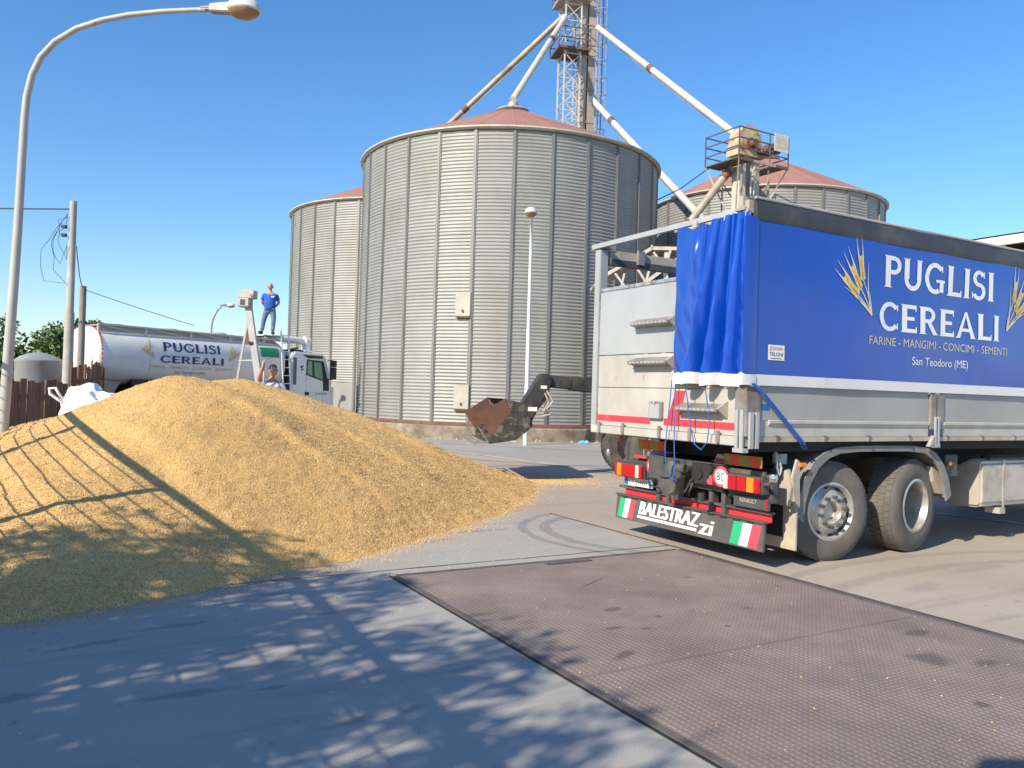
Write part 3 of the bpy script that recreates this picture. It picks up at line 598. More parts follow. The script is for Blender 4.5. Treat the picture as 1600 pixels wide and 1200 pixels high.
e2 = thing('bucket_elevator', 'cream bucket elevator with railed platform between the central and right silos', 'elevator', (8.7, 31.0, 0), R_(30))
for x0, m in ((-.42, 'pipe'), (.30, 'hatch')):
    b = B(); b.box(x0, x0+.32, -.2, .2, 0, 10.9)
    for z in np.arange(1, 10.8, 1.5): b.box(x0-.025, x0+.345, -.225, .225, z, z+.05)
    b.build('elevator_leg', m, e2)
b = B(); b.box(-.62, .72, -.33, .33, 10.95, 11.35); b.box(-.55, .66, -.30, .30, 11.36, 11.5)
prof = [(-.55, 11.5)]+[(.05+.60*math.cos(t), 11.55+.62*math.sin(t)) for t in np.linspace(PI, 0, 14)]+[(.65, 11.5)]
b.prism([(x, -.28, z) for x, z in prof], (0, .56, 0)); b.build('head_casing', 'cream', e2)
b = B(); b.tube([(-.05, -.62, 11.4), (-.05, -.3, 11.4)], .14, 10); b.tube([(.55, -.55, 11.3), (1.25, -.55, 11.3)], .14, 10); b.box(.3, .95, -.8, -.35, 11.08, 11.18); b.tube([(-.05, -.42, 11.4), (-.05, -.36, 11.4)], .24, 14); b.build('drive_motor', 'rust', e2)
PX0, PX1, PY0, PY1, PZ = -1.25, 1.35, -.95, .8, 10.55
for x0, x1 in ((PX0, -.48), (.66, PX1)):
    b = B(); b.box(x0, x1, PY0, PY1, PZ, PZ+.05); b.bar((x0, PY0, PZ-.03), (x1, PY0, PZ-.03), .05, .08); b.build('platform', 'plate_dark', e2)
b = B(); b.bar((-.48, PY0, PZ-.02), (.66, PY0, PZ-.02), .06, .1); b.build('platform_beam', 'steel_old', e2)
b = B()
for x, y in ((PX0, PY0), (PX1, PY0), (PX0, PY1), (PX1, PY1), (.35, PY0)): b.bar((x, y, PZ), (x, y, PZ+1.15), .04)
for h in (.38, .76, 1.15):
    for y in (PY0, PY1): b.bar((PX0, y, PZ+h), (PX1, y, PZ+h), .04)
    for x in (PX0, PX1): b.bar((x, PY0, PZ+h), (x, PY1, PZ+h), .04)
b.build('railing', 'rail', e2)
b = B(); b.box(.55, 1.3, PY0-.05, PY0-.03, PZ+.55, PZ+1.22); sg = b.build('name_board', 'sign_face', e2)
b = B(); text(b, 'BAICO', lambda u, v: (.64+.5*u, PY0-.053, PZ+.84+.22*v)); b.bar((.64, PY0-.054, PZ+.72), (1.2, PY0-.054, PZ+.72), .004, .03); b.build('lettering', 'letter_tan', sg)
for x in (PX0, PX1):
    for y, ye in ((PY0, -.25), (PY1, .25)): b = B(); b.bar((x, y, PZ), (x*.5, ye, PZ-1.7), .05); b.build('platform_strut', 'steel_old', e2)
b = B()
for x in (-.05, .12): b.bar((x, -.42, 1), (x, -.42, PZ), .04)
for z in np.arange(4, PZ, .3): b.bar((-.05, -.42, z), (.12, -.42, z), .028)
b.build('ladder', 'pipe', e2)
b = B()
for x, y in ((-.62, -.5), (.8, -.5), (-.62, .5), (.8, .5)): b.bar((x, y, 0), (x, y, PZ), .05)
for i, z in enumerate(np.arange(3, PZ-1, 1.4)):
    s = 1 if i % 2 else -1; b.bar((.09-.71*s, .5, z), (.09+.71*s, .5, z+1.4), .035); b.bar((.8, -.5*s, z), (.8, .5*s, z+1.4), .035)
b.build('support_frame', 'pipe_tan', e2)

def spout(label, p0, p1, r, m, band=.5):
    t = thing('spout_pipe', label, 'pipe', p0, 0, 'grain spout pipes'); p0 = Vector(p0); d = Vector(p1)-p0
    b = B(); b.tube([(0, 0, 0), d], r, 14); b.build('pipe_run', m, t, smooth=True)
    b = B(); b.tube([d*band, d*(band+.38/d.length)], r*1.12, 14); b.build('flange', 'rust', t, smooth=True)
    b = B(); n_ = d.normalized(); off = Vector((0, 0, -r*1.7)); b.tube([d*.12+off*.6, d*.3+off, d*.7+off, d*.95+off*.6], .018, 4); b.build('stay_cable', 'pipe_tan', t)
    return t
spout('slanting spout pipe from tower head down to the left silo roof', (2.15, 41.5, 21.2), (-6.1, 44.0, 14.0), .145, 'pipe_tan', .60)
spout('slanting spout pipe from tower head into the cap of the central silo', (2.2, 41.4, 21.1), (-.3, 33.6, 13.9), .145, 'pipe', .30)
spout('long pale spout pipe from tower head down to the cream elevator', (3.9, 41.6, 20.7), (8.55, 31.1, 11.75), .145, 'pipe', .43)
spout('pale spout pipe low on the tower passing behind the central silo rim', (3.7, 41.7, 17.0), (7.75, 33.0, 8.85), .155, 'pipe', .2)
spout('short brown spout pipe sloping left below the cream elevator platform', (8.15, 30.8, 10.5), (6.6, 30.6, 8.35), .145, 'pipe_tan', .05)
b = B(); b.tube([(5.6, 33.0, 9.65), (6.5, 32.2, 10.0), (7.45, 31.0, 10.6)], .022, 6); tag(b.build('stay_cable', 'wire'), 'dark cable from central silo rim to the elevator platform', 'cable')

# ------------------------------------------------------------------ shed behind the lorry, building at the right
sh = thing('open_shed', 'open shed with sloping sheet roof and truss behind the lorry', 'shed', (2.55, 23.4, 0))
b = B()
def shr(x): return 5.20+.62*x if x < 1.4 else 6.07+.02*(x-1.4)
for (xa, xb) in ((0, 1.4), (1.4, 8.0)):
    nn = int((xb-xa)/.09)
    b.grid(lambda u, v: (xa+(xb-xa)*u, v*3.6, shr(xa+(xb-xa)*u)+.02*math.cos(PI*round(u*nn))), nn, 1)
b.build('roof_sheet', 'shed_sheet', sh)
b = B()
for y in (.05, 1.8, 3.5): b.bar((0, y, shr(0)-.10), (1.4, y, shr(1.4)-.10), .06, .1); b.bar((1.4, y, shr(1.4)-.10), (8, y, shr(8)-.12), .06, .1)
for x in (0, .75, 1.4): b.bar((x, 0, shr(x)-.05), (x, 3.55, shr(x)-.05), .06, .07)
b.build('purlin', 'shed_beam', sh)
b = B(); b.bar((.45, 0, 4.35), (2.3, 0, 5.78), .09, .1)
for (x0, z0, x1, z1) in ((.8, 4.62, .35, 5.2), (1.25, 4.97, .9, 5.5), (1.25, 4.97, 1.45, 5.75), (1.8, 5.4, 1.45, 5.85), (1.8, 5.4, 1.95, 5.95), (.45, 4.35, .62, 5.2), (2.3, 5.78, 4.0, 5.82), (4.0, 5.82, 8, 5.84)): b.bar((x0, .01, z0), (x1, .01, z1), .05, .06)
b.build('truss', 'shed_beam', sh)
for x in (1.85, 5.2, 7.8):
    for y in (.15, 3.3):
        b = B(); b.box(x-.06, x+.06, y-.06, y+.06, 0, shr(x)-.18); b.build('post', 'pipe', sh)
b = B(); b.box(1.9, 8.0, 3.5, 3.56, 0, 5.5); b.build('back_wall', 'shed_sheet', sh)
b = B(); b.tube([(2.0, -.25, 6.42), (2.55, -.25, 6.68), (8, -.25, 6.7)], .055, 8); b.tube([(2.4, -.2, 6.2), (8, -.2, 6.22)], .04, 8); b.box(2.35, 2.5, -.3, -.15, 6.1, 6.6); b.build('roof_pipe', 'shed_beam', sh)
b = B()
for k in range(9): b.box(.1+k*.13, .2+k*.13, -.3+random.uniform(-.1, .1), .1, 4.1+random.uniform(0, .15), 4.35+random.uniform(0, .3)); 
b.build('bracket', 'shed_beam', sh)

bd = thing('farm_building', 'beige building with curved white eave beyond the lorry at the right', 'building', (13.2, 24.5, 0), R_(-14))
b = B(); b.box(.6, 12, .5, 12, 0, 6.35); b.build('wall', 'bld_wall', bd)
b = B(); prof = [(x, 6.28+.62*math.sin(min(x, 6)/6*PI/2*1.0)) for x in np.linspace(0, 12, 20)]
b.prism([(x, -.1, z+.26) for x, z in prof]+[(x, -.1, z) for x, z in reversed(prof)], (0, .25, 0)); b.build('fascia', 'bld_white', bd)
b = B(); b.grid(lambda u, v: (12*u-.05, -.15+12*v, 6.28+.62*math.sin(min(12*u, 6)/6*PI/2)+.29), 20, 2); b.build('roof', 'slate', bd)
b = B(); b.box(.62, 12, .3, .49, 5.2, 6.2); b.build('soffit', 'bld_wall', bd)
for x in (1.55, 4.2, 7.2):
    b = B(); b.tube([(x, .38, 0), (x, .38, 6.7)], .09, 10); b.build('downpipe', 'pipe', bd)

# ------------------------------------------------------------------ wheel builder
def wheel(parent, x, y, z, r, w, kind, tyre_mat='rubber_dusty', flip=False, treads=44, rz=0):
    """lathe about the y axis; outer face towards -y (or +y when flipped)"""
    s = -1 if not flip else 1
    b = B(); rr_ = r*.56; prof = [(rr_, s*(w*.47)), (rr_+.02, s*(w*.50)), (r*.72, s*(w*.515)), (r*.86, s*(w*.50)), (r*.95, s*(w*.44)), (r*.985, s*(w*.38)), (r*.988, 0), (r*.985, -s*w*.38), (r*.95, -s*w*.44), (r*.8, -s*w*.5), (rr_, -s*w*.47)]
    b.lathe(prof, axis='y', n=48)
    t = b.build('wheel', tyre_mat, parent, (x, y, z), (0, 0, rz), smooth=True)
    b = B()
    for k in range(treads):
        a0 = 2*PI*k/treads
        for lane, off in ((-.30, 0), (-.10, .5), (.10, 0), (.30, .5)):
            a = a0+off*2*PI/treads; da_ = 2*PI/treads*.40; yy0, yy1 = w*(lane-.085), w*(lane+.085)
            P_ = [(rr2*math.cos(a+q*da_), yy, rr2*math.sin(a+q*da_)) for rr2 in (r*.975, r) for yy in (yy0, yy1) for q in (-1, 1)]
            b.add(P_, [(4, 5, 7, 6), (0, 1, 5, 4), (2, 6, 7, 3), (0, 4, 6, 2), (1, 3, 7, 5)])
    stuff(b.build('tread', tyre_mat, t))
    b = B()
    if kind == 'convex':
        b.lathe([(rr_+.012, s*w*.50), (rr_-.012, s*w*.52), (rr_-.03, s*w*.42), (rr_*.92, s*w*.30), (rr_*.80, s*w*.36), (rr_*.66, s*w*.52), (rr_*.40, s*w*.55), (rr_*.36, s*w*.50), (rr_*.33, s*w*.30), (0, s*w*.30)], axis='y', n=40)
        nr, ny_ = rr_*.53, s*w*.55
    elif kind == 'deep':
        b.lathe([(rr_+.012, s*w*.50), (rr_-.015, s*w*.52), (rr_-.03, s*w*.44), (rr_*.90, s*w*.1), (rr_*.86, -s*w*.38), (rr_*.62, -s*w*.42), (rr_*.45, -s*w*.40), (rr_*.42, -s*w*.10), (rr_*.25, -s*w*.04), (0, -s*w*.04)], axis='y', n=40)
        nr, ny_ = rr_*.60, -s*w*.41
    else:
        b.lathe([(rr_+.012, s*w*.50), (rr_-.015, s*w*.50), (rr_*.85, s*w*.34), (rr_*.5, s*w*.34), (rr_*.4, s*w*.5), (0, s*w*.5)], axis='y', n=24)
        nr, ny_ = rr_*.65, s*w*.34
    rim = b.build('rim', 'rim', t, smooth=True)
    b = B()
    for k in range(10):
        a = 2*PI*k/10+.2; c_ = (nr*math.cos(a), ny_, nr*math.sin(a)); e_ = (nr*math.cos(a), ny_+s*.035, nr*math.sin(a)); b.tube([c_, e_], .021*r/.52, 6)
    b.build('wheel_nuts', 'chassis_grey' if kind != 'deep' else 'chassis', t)
    if kind == 'convex':
        b = B()
        for k in range(10):
            a = 2*PI*k/10+.45; q_ = Vector((math.cos(a), 0, math.sin(a))); c_ = q_*rr_*.885+Vector((0, s*w*.33, 0)); b.tube([c_, c_+Vector((0, s*.012, 0))], .027, 8)
        b.build('vent_holes', 'under_dark', t)
    return t

# ------------------------------------------------------------------ blue curtain lorry
TK = thing('curtain_lorry', 'blue curtain sided grain lorry with its rear tailgate towards the yard', 'lorry', TRK, PHI)
LEN = 7.8
ZF = 1.25
# body floor and frame
b = B(); b.box(.03, LEN, .03, 2.47, ZF+.02, ZF+.07); b.build('floor', 'steel_grey', TK)
b = B(); b.box(-.02, .10, 2.39, 2.50, ZF-.02, 3.40); lab(b.build('corner_post', 'alu', TK, bevel=.008), 'left rear corner post')
b = B(); b.box(.015, .10, .01, .12, 1.75, 3.36); b.build('corner_post', 'alu', TK, bevel=.008)
b = B(); b.bar((-.02, 2.54, 3.43), (-.02, 0, 3.445), .05, .055); b.build('rear_rail', 'alu', TK)
b = B(); b.box(.12, LEN, 2.36, 2.44, 3.29, 3.39); lab(b.build('roof_rail', 'dusty_pale', TK), 'left roof rail')
b = B(); b.box(.12, LEN, 2.355, 2.445, 3.215, 3.287); b.build('roof_rail_shade', 'chassis_grey', TK)  # dark box painting in the shaded underside of the roof rail
b = B(); b.box(.5, .6, 2.32, 2.36, 3.25, 3.42); b.box(.02, .13, 2.34, 2.46, 3.40, 3.47); b.build('rail_bracket', 'steel_grey', TK)
# rolled black tarpaulin along the right top edge
b = B(); prof = [(-.035, 3.335), (-.05, 3.40), (-.045, 3.48), (-.02, 3.53), (.03, 3.55), (.10, 3.55), (.17, 3.50), (.19, 3.42), (.15, 3.35)]
nseg = 60
b.grid(lambda u, v: (.0+u*LEN, prof[int(round(v*8))][0]+.002*math.sin(u*37+v*4), prof[int(round(v*8))][1]+.002*math.sin(u*23+v*7)), nseg, 8)
b.add([(.0, p[0], p[1]) for p in prof], [tuple(range(9))]); b.build('rolled_tarpaulin', 'tarp_black', TK, smooth=True)
b = B(); b.tube([(.0, -.02, 3.545), (LEN, -.02, 3.55)], .014, 6); b.build('tarpaulin_edge', 'alu_light', TK)
b = B(); b.box(-.06, .04, .0, .14, 3.40, 3.52); b.box(-.09, -.02, .05, .10, 3.46, 3.56); b.tube([(-.08, .02, 3.44), (-.08, .14, 3.44)], .02, 6); b.build('tarpaulin_bracket', 'steel_old', TK)
# tailgate
gate = B(); gate.box(.0, .05, .15, 2.385, ZF+.05, 1.74); gate = gate.build('tailgate', 'alu_light', TK)
b = B(); b.box(.0, .05, .15, 2.385, 1.748, 2.115); b.build('gate_plank', 'alu_light', gate)
b = B(); b.box(-.003, .05, .15, 2.385, 2.125, 2.87); b.build('gate_plank', 'alu', gate)
b = B(); b.box(-.014, .055, .15, 2.385, 2.87, 2.915)
b.build('gate_top_edge', 'gate_edge', gate, bevel=.006)
b = B(); b.box(-.012, .05, 2.387, 2.44, ZF+.05, 2.9); b.build('gate_side_edge', 'gate_edge', gate)
b = B()
for y in (.55, 1.05, 1.55, 2.05): b.box(-.006, -.0005, y-.006, y+.006, 1.83, 1.88); b.box(-.004, -.0005, y-.02, y+.02, 1.86, 1.885)
b.build('rivets', 'dusty_pale', gate)
for (y0, y1, z) in ((1.03, 1.66, 2.405), (1.05, 1.68, 1.98), (.29, .89, 1.50)):
    b = B(); b.prism([(0, y0, z+.10), (-.13, y0+.0, z+.055), (-.13, y0, z+.02), (0, y0, z)], (0, y1-y0, 0)); sp_ = b.build('fold_step', 'steel_grey', gate, bevel=.004)
    b = B(); b.prism([(-.002, y0-.03, z+.13), (-.14, y0-.03, z+.05), (-.002, y0-.03, z-.05)], (0, .025, 0)); b.prism([(-.002, y1+.005, z+.08), (-.12, y1+.005, z+.05), (-.002, y1+.005, z-.01)], (0, .02, 0)); b.build('step_bracket', 'dusty_pale', sp_)
    b = B()
    for k in range(9): yy = y0+.05+(y1-y0-.1)*k/8; b.box(-.1342, -.1304, yy-.018, yy+.018, z+.028, z+.047)
    b.build('step_grip', 'alu', sp_)
b = B(); b.box(-.035, 0, 1.20, 1.41, 1.405, 1.60); hb = b.build('grain_hatch', 'steel_grey', gate, bevel=.006)
b = B(); b.box(-.045, -.036, 1.225, 1.385, 1.42, 1.575); b.tube([(-.05, 1.30, 1.57), (-.05, 1.30, 1.60)], .012, 6); b.build('hatch_slide', 'alu', hb)
b = B(); b.box(-.0055, -.001, .15, 1.19, 1.352, 1.422); b.box(-.0055, -.001, 1.42, 2.384, 1.352, 1.422); b.build('red_stripe', 'red_tape', gate)
b = B(); b.prism([(-.006, 1.135, 1.424), (-.006, 1.005, 1.72), (-.006, .865, 1.72), (-.006, .945, 1.424)], (.005, 0, 0)); b.build('red_slash', 'red_tape', gate)
b = B(); b.box(-.03, .04, .02, 2.48, ZF-.045, ZF+.045); b.build('rear_sill', 'alu_light', TK, bevel=.006)
for y in (.35, .75, 1.22, 1.85, 2.3):
    b = B(); b.box(-.05, -.031, y-.02, y+.02, ZF-.03, ZF+.09); b.build('gate_hinge', 'steel_grey', TK)
b = B(); b.box(-.04, .13, -.02, .14, ZF+.05, 1.77); b.build('hinge_post', 'steel_grey', TK, bevel=.006)
b = B(); b.box(-.06, -.042, .01, .05, ZF-.07, ZF+.3); b.box(-.06, -.042, .075, .11, ZF-.07, ZF+.3); b.box(-.075, -.0, -.01, .12, ZF-.10, ZF-.06); b.box(-.02, .03, -.045, -.022, ZF-.06, ZF+.28); b.box(.06, .10, -.045, -.022, ZF-.06, ZF+.28); b.build('gate_latch', 'alu', TK)
# side boards
for (x0, x1, nm) in ((.135, 2.755, 0), (3.02, 5.5, 0), (5.74, LEN, 0)):
    b = B(); b.box(x0, x1, .0, .04, 1.46, 1.84); sb = b.build('side_board', 'board_grey', TK)
    b = B(); b.box(x0, x1, -.005, .04, 1.30, 1.452); b.prism([(x0+(.12 if x0 < 1 else 0), -.006, 1.40), (x0+(.12 if x0 < 1 else 0), -.028, 1.43), (x0+(.12 if x0 < 1 else 0), -.028, 1.455), (x0+(.12 if x0 < 1 else 0), -.006, 1.462)], (x1-x0-(.12 if x0 < 1 else 0), 0, 0)); b.build('board_ledge', 'alu_light', sb)
for x0 in (2.765, 5.51):
    b = B(); b.box(x0, x0+.10, -.03, .06, ZF+.13, 1.765); b.box(x0+.13, x0+.245, -.022, .06, ZF+.13, 1.765); b.box(x0+.10, x0+.13, -.012, .06, ZF+.13, 1.765); sp_ = b.build('stake_post', 'steel_grey', TK, bevel=.004)
    b = B(); b.box(x0+.06, x0+.085, -.05, -.031, ZF-.04, 1.52); b.box(x0+.115, x0+.14, -.05, -.024, ZF-.04, 1.52); b.box(x0-.0, x0+.15, -.05, .0, ZF-.07, ZF-.035); b.prism([(x0+.04, -.05, ZF-.06), (x0-.05, -.05, ZF-.06), (x0+.04, -.05, ZF+.06)], (0, .04, 0)); b.build('stake_latch', 'alu', sp_)
b = B(); b.box(.13, LEN, -.012, .06, ZF+.0, ZF+.047); b.build('side_rail', 'dusty_pale', TK)
b = B()
for k in range(11):
    x = .35+k*.68
    b.box(x, x+.025, -.026, -.0125, ZF+.0, ZF+.06); b.box(x, x+.05, -.026, -.0125, ZF+.045, ZF+.06)
b.build('tie_hook', 'steel_grey', TK)
b = B(); b.box(.165, .275, -.004, -.0005, 1.555, 1.61); b.build('maker_sticker', 'plate_blue', TK)
b = B(); b.box(.03, LEN, 2.46, 2.50, 1.30, 1.80); b.build('side_board', 'board_grey', TK)
b = B(); b.box(LEN, LEN+.06, .0, 2.5, ZF, 3.5); b.build('headboard', 'board_grey', TK)
# side curtain
ZC0, ZC1 = 1.78, 3.345
def cwave(x, z): return .008*math.sin(x*2.1+.7*z)+.004*math.sin(x*5.3-1.3*z)+.003*math.sin(z*6+x)
def cy_(x, z): return -.030+cwave(x, z)*(.3+.7*math.sin(PI*(z-ZC0)/(ZC1-ZC0)))
b = B(); b.grid(lambda u, v: (.03+(LEN-.03)*u, cy_(.03+(LEN-.03)*u, ZC0+.105+(ZC1-ZC0-.105)*v), ZC0+.105+(ZC1-ZC0-.105)*v), 70, 18); cur = b.build('side_curtain', 'blue_pvc', TK, smooth='all')
b = B(); b.grid(lambda u, v: (.03+(LEN-.03)*u, cy_(.03+(LEN-.03)*u, ZC0+.105*v)-.004, ZC0+.005+.103*v), 70, 2); b.build('curtain_hem', 'white_pvc', cur, smooth='all')
LIFT = .004
def cf(x0, x1, z0, z1): return lambda u, v, l=0: (x0+(x1-x0)*u, cy_(x0+(x1-x0)*u, z0+(z1-z0)*v)-LIFT-l, z0+(z1-z0)*v)
b = B(); serif_word(b, 'PUGLISI', cf(1.893, 3.91, 2.88, 3.215)); serif_word(b, 'CEREALI', cf(1.808, 4.035, 2.42, 2.72)); lab(b.build('lettering', 'letter_white', cur, fix=False), 'large white serif letters')
b = B(); text(b, 'FARINE - MANGIMI - CONCIMI - SEMENTI', cf(1.667, 4.207, 2.262, 2.35)); lab(b.build('lettering', 'letter_pale_gold', cur, fix=False), 'line of thin gold letters')
b = B(); text(b, 'San Teodoro (ME)', cf(2.403, 3.434, 2.05, 2.165)); lab(b.build('lettering', 'letter_white', cur, fix=False), 'small white letters')
for (x0, x1, fl_) in ((1.10, 1.73, False), (4.14, 4.77, True)):
    bg = B(); bp_ = B(); wheat(bg, bp_, cf(x0, x1, 2.545, 3.30), fl_)
    bp_.build('wheat_stalk', 'wheat_pale', cur, fix=False); bg.build('wheat_ear', 'wheat_gold', cur, fix=False)
b = B(); fn = cf(.20, .425, 2.03, 2.175); b.add([fn(u, v, .002) for u, v in ((0, 0), (1, 0), (1, 1), (0, 1))], [(0, 1, 2, 3)]); b.build('maker_sticker', 'plate_white', cur, fix=False)
b = B(); fn2 = cf(.222, .402, 2.115, 2.16); text(b, 'JONIA', lambda u, v: fn2(u, v, .004)); b.build('lettering', 'flag_red', cur, fix=False)
b = B(); fn3 = cf(.222, .402, 2.07, 2.105); text(b, 'TELONI', lambda u, v: fn3(u, v, .004)); fn4 = cf(.235, .39, 2.045, 2.05); b.add([fn4(u, v, .004) for u, v in ((0, 0), (1, 0), (1, 1), (0, 1))], [(0, 1, 2, 3)]); b.build('lettering', 'letter_dark', cur, fix=False)
# gathered rear end of the curtain
def rear_fold(u, t):
    def lobe(c0, c1, A0, A1, w0, w1):
        c = c0+(c1-c0)*t; A = A0+(A1-A0)*t; w = w0+(w1-w0)*t; q = 1-((u-c)/w)**2
        return A*max(0, q)**.62
    x = lobe(.12, .10, .012, .02, .15, .12)
    x = max(x, lobe(.56, .33, .06, .19, .06, .10), lobe(.75, .56, .08, .18, .045, .085), lobe(.90, .80, .08, .15, .045, .075), lobe(.40, .26, .05, .02, .05, .03), lobe(.83, .72, .08, .03, .025, .02), lobe(.98, .96, .04, .05, .05, .06))
    x += .05*math.exp(-((u-.27-.02*math.sin(t*9))/.05)**2)*math.exp(-((t-.16)/.13)**2)          # dent pulled by the tab
    x += .03*math.exp(-((u-.66+.22*t)/.022)**2)*(1-t)+.022*math.exp(-((u-.50+.12*t)/.02)**2)*math.sin(PI*t)
    x -= .07*math.exp(-((u-.47-.0*t)/.03)**2)*t*t+.05*math.exp(-((u-.70)/.028)**2)*math.exp(-((t-.62)/.2)**2)
    x += .007*math.sin(11*t+19*u)*math.sin(PI*t)+.008*math.sin(27*t-31*u)*t+.010*abs(math.sin(5*t+31*u))*math.sin(PI*t)*min(1, max(0, u-.2)*4)
    return x
def ctop(u): return 3.405-.05*math.exp(-((u-.27)/.10)**2)-.035*math.exp(-((u-.47)/.05)**2)+.0*u
def rpt(u, t, l=0):
    top = ctop(u); zb = ZC0+.012*math.sin(u*20); z = top+(zb-top)*t
    yy = 1.0*(1-u)-.03*u+.006*math.sin(6*t+8*u)*t
    return (-.045-l-rear_fold(u, t), yy, z)
b = B(); b.grid(lambda u, v: rpt(u, .932*(1-v)), 150, 60); fc = b.build('gathered_curtain', 'blue_pvc', TK, smooth='all')
b = B(); b.grid(lambda u, v: rpt(u, 1-.072*v, .004), 150, 6); b.build('curtain_hem', 'white_pvc', fc, smooth='all')
b = B(); b.grid(lambda u, v: (-.13+.172*u, -.034-.008*math.sin(u*3.1), ZC0+.11+(3.36-ZC0-.11)*v), 4, 10); b.build('corner_fold', 'blue_pvc', fc, smooth='all')
b = B(); b.grid(lambda u, v: (-.135+.178*u, -.042-.008*math.sin(u*3.1), ZC0+.005+.10*v), 4, 2); b.build('corner_fold_hem', 'white_pvc', fc, smooth='all')
b = B()
for y in (.03, .28, .72): b.box(-.075, -.035, y-.03, y+.03, 3.37, 3.43)
b.build('curtain_tab', 'alu', fc)
b = B()
b.tube([(-.07, 1.0, 1.83), (-.075, 1.03, 1.5), (-.08, 1.07, 1.1), (-.03, 1.10, .86), (.02, 1.08, .80), (.0, 1.0, .78), (-.06, .93, .84), (-.08, .93, 1.2), (-.075, .94, 1.79)], .006, 6)
b.tube([(-.21, .66, 1.83), (-.12, .67, 1.5), (-.09, .67, 1.32), (-.09, .62, 1.19), (-.09, .52, 1.14), (-.09, .44, 1.22), (-.10, .40, 1.42), (-.19, .40, 1.83)], .006, 6)
b.build('blue_cord', 'rope_blue', fc)
b = B(); b.tube([(.0, -.05, 1.80), (.15, -.06, 1.70), (.72, -.045, 1.235), (.8, .0, 1.18)], .012, 6); b.tube([(-.02, -.055, 1.80), (.12, -.065, 1.70), (.66, -.05, 1.24), (.76, .0, 1.18)], .008, 6); b.build('tension_strap', 'rope_blue', cur)
# chassis
for y in (.82, 1.58):
    b = B(); b.box(.42, 9.4, y, y+.09, .72, 1.0); b.build('chassis_rail', 'chassis', TK)
b = B(); b.box(.55, LEN, .60, 1.9, 1.02, 1.22); b.box(.1, LEN, .06, .10, ZF-.1, ZF-.0); 
for x in np.arange(.3, LEN, .6): b.box(x, x+.07, .12, 2.4, 1.17, 1.245)
b.build('subframe', 'under_dark', TK)
b = B(); b.box(.30, .42, .60, 1.75, .70, .98); b.build('rear_crossmember', 'chassis_grey', TK)
b = B(); b.box(.5, 6.2, 1.0, 1.5, .55, .72); b.box(1.26, 1.46, .3, 2.2, .42, .6); b.box(2.61, 2.81, .3, 2.2, .42, .6); b.tube([(2.7, 1.2, .55), (9, 1.2, .7)], .07, 8); b.box(.7, 1.0, .5, .75, .65, .95); b.build('axle', 'under_dark', TK)
# tow coupling
b = B(); b.prism([(.05, 1.33, .80), (.05, 1.02, .80), (.05, 1.06, .66), (.05, 1.16, .60), (.05, 1.25, .62), (.05, 1.32, .70)], (.12, 0, 0)); b.lathe([(.0, .98), (.07, .97), (.08, .93), (.10, .90), (.10, .82), (.14, .80)], (.15, 1.2, 0), n=14); b.box(.12, .30, 1.05, 1.34, .80, .92); b.tube([(.15, 1.0, .90), (.15, 1.12, .90)], .05, 8); b.box(.19, .205, 1.40, 1.66, .74, 1.0); b.build('tow_coupling', 'chassis_grey', TK, bevel=.006)
b = B(); b.tube([(.2, .86, .86), (.26, .86, .86)], .05, 10); b.tube([(.2, .70, .92), (.27, .70, .92)], .035, 8); b.tube([(.2, .72, .80), (.27, .72, .80)], .035, 8); b.box(.22, .3, .60, .98, .76, .97); b.tube([(.14, .74, .68), (.14, .74, .60)], .04, 8); b.tube([(.2, .95, .8), (.12, .97, .66), (.2, 1.0, .62), (.3, 1.02, .8)], .014, 6); b.tube([(.25, 1.7, .95), (.2, 1.5, .74), (.28, 1.4, .7), (.3, 1.35, .85)], .012, 6); b.tube([(.25, 1.75, .85), (.18, 1.62, .66), (.3, 1.5, .62), (.32, 1.42, .8)], .012, 6); b.build('air_couplings', 'chassis', TK)
b = B(); b.tube([(.195, .70, .80), (.23, .70, .80)], .03, 8); b.box(.19, .215, .65, .69, .77, .86); b.build('red_coupling', 'flag_red', TK)
b = B()
for y in (.60, .78, 1.46, 1.62): b.box(.33, .42, y, y+.06, .44, .95)
b.box(.36, .42, .4, 2.1, .88, .95); b.build('bumper_bracket', 'chassis_grey', TK, bevel=.005)
b = B(); b.box(.34, .42, 1.32, 1.42, .52, .8); b.prism([(.30, .56, 1.0), (.30, .74, 1.0), (.30, .70, 1.08), (.30, .62, 1.08)], (.12, 0, 0)); b.build('bracket_plate', 'dusty_pale', TK)
# light clusters
def cluster(y0, y1, z0, z1, x, order, nm):
    t = B(); t.box(x, x+.10, y0-.012, y1+.012, z0-.012, z1+.012); t = t.build('tail_light', 'chassis_grey', TK, bevel=.006); w = y1-y0; p = y0
    for fr, m in order:
        b = B(); b.box(x-.03, x-.001, p+.002, p+w*fr-.002, z0, z1); b.build('lens', m, t, bevel=.005); p += w*fr
    lab(t, nm); return t
cluster(1.77, 2.28, .71, .855, .22, [(.12, 'lens_red'), (.13, 'lens_clear'), (.5, 'lens_red'), (.17, 'lens_amber'), (.08, 'lens_red')], 'left tail light cluster')
cluster(.02, .50, .755, .895, .22, [(.16, 'lens_red'), (.20, 'lens_amber'), (.26, 'lens_red'), (.25, 'lens_red'), (.13, 'lens_clear')], 'right tail light cluster')
b = B(); b.box(.33, .40, -.02, .56, .66, .93); b.box(.33, .40, 1.70, 2.30, .69, .90); b.box(.30, .34, .06, .52, .905, .955); b.build('light_bracket', 'chassis_grey', TK, bevel=.006)
b = B(); b.box(.30, .32, 1.72, 2.22, .60, .695); pl_ = b.build('number_plate', 'plate_white', TK)
b = B(); b.box(.2985, .2995, 2.15, 2.218, .602, .693); b.box(.2985, .2995, 1.722, 1.77, .602, .693); b.build('plate_band', 'plate_blue', pl_)
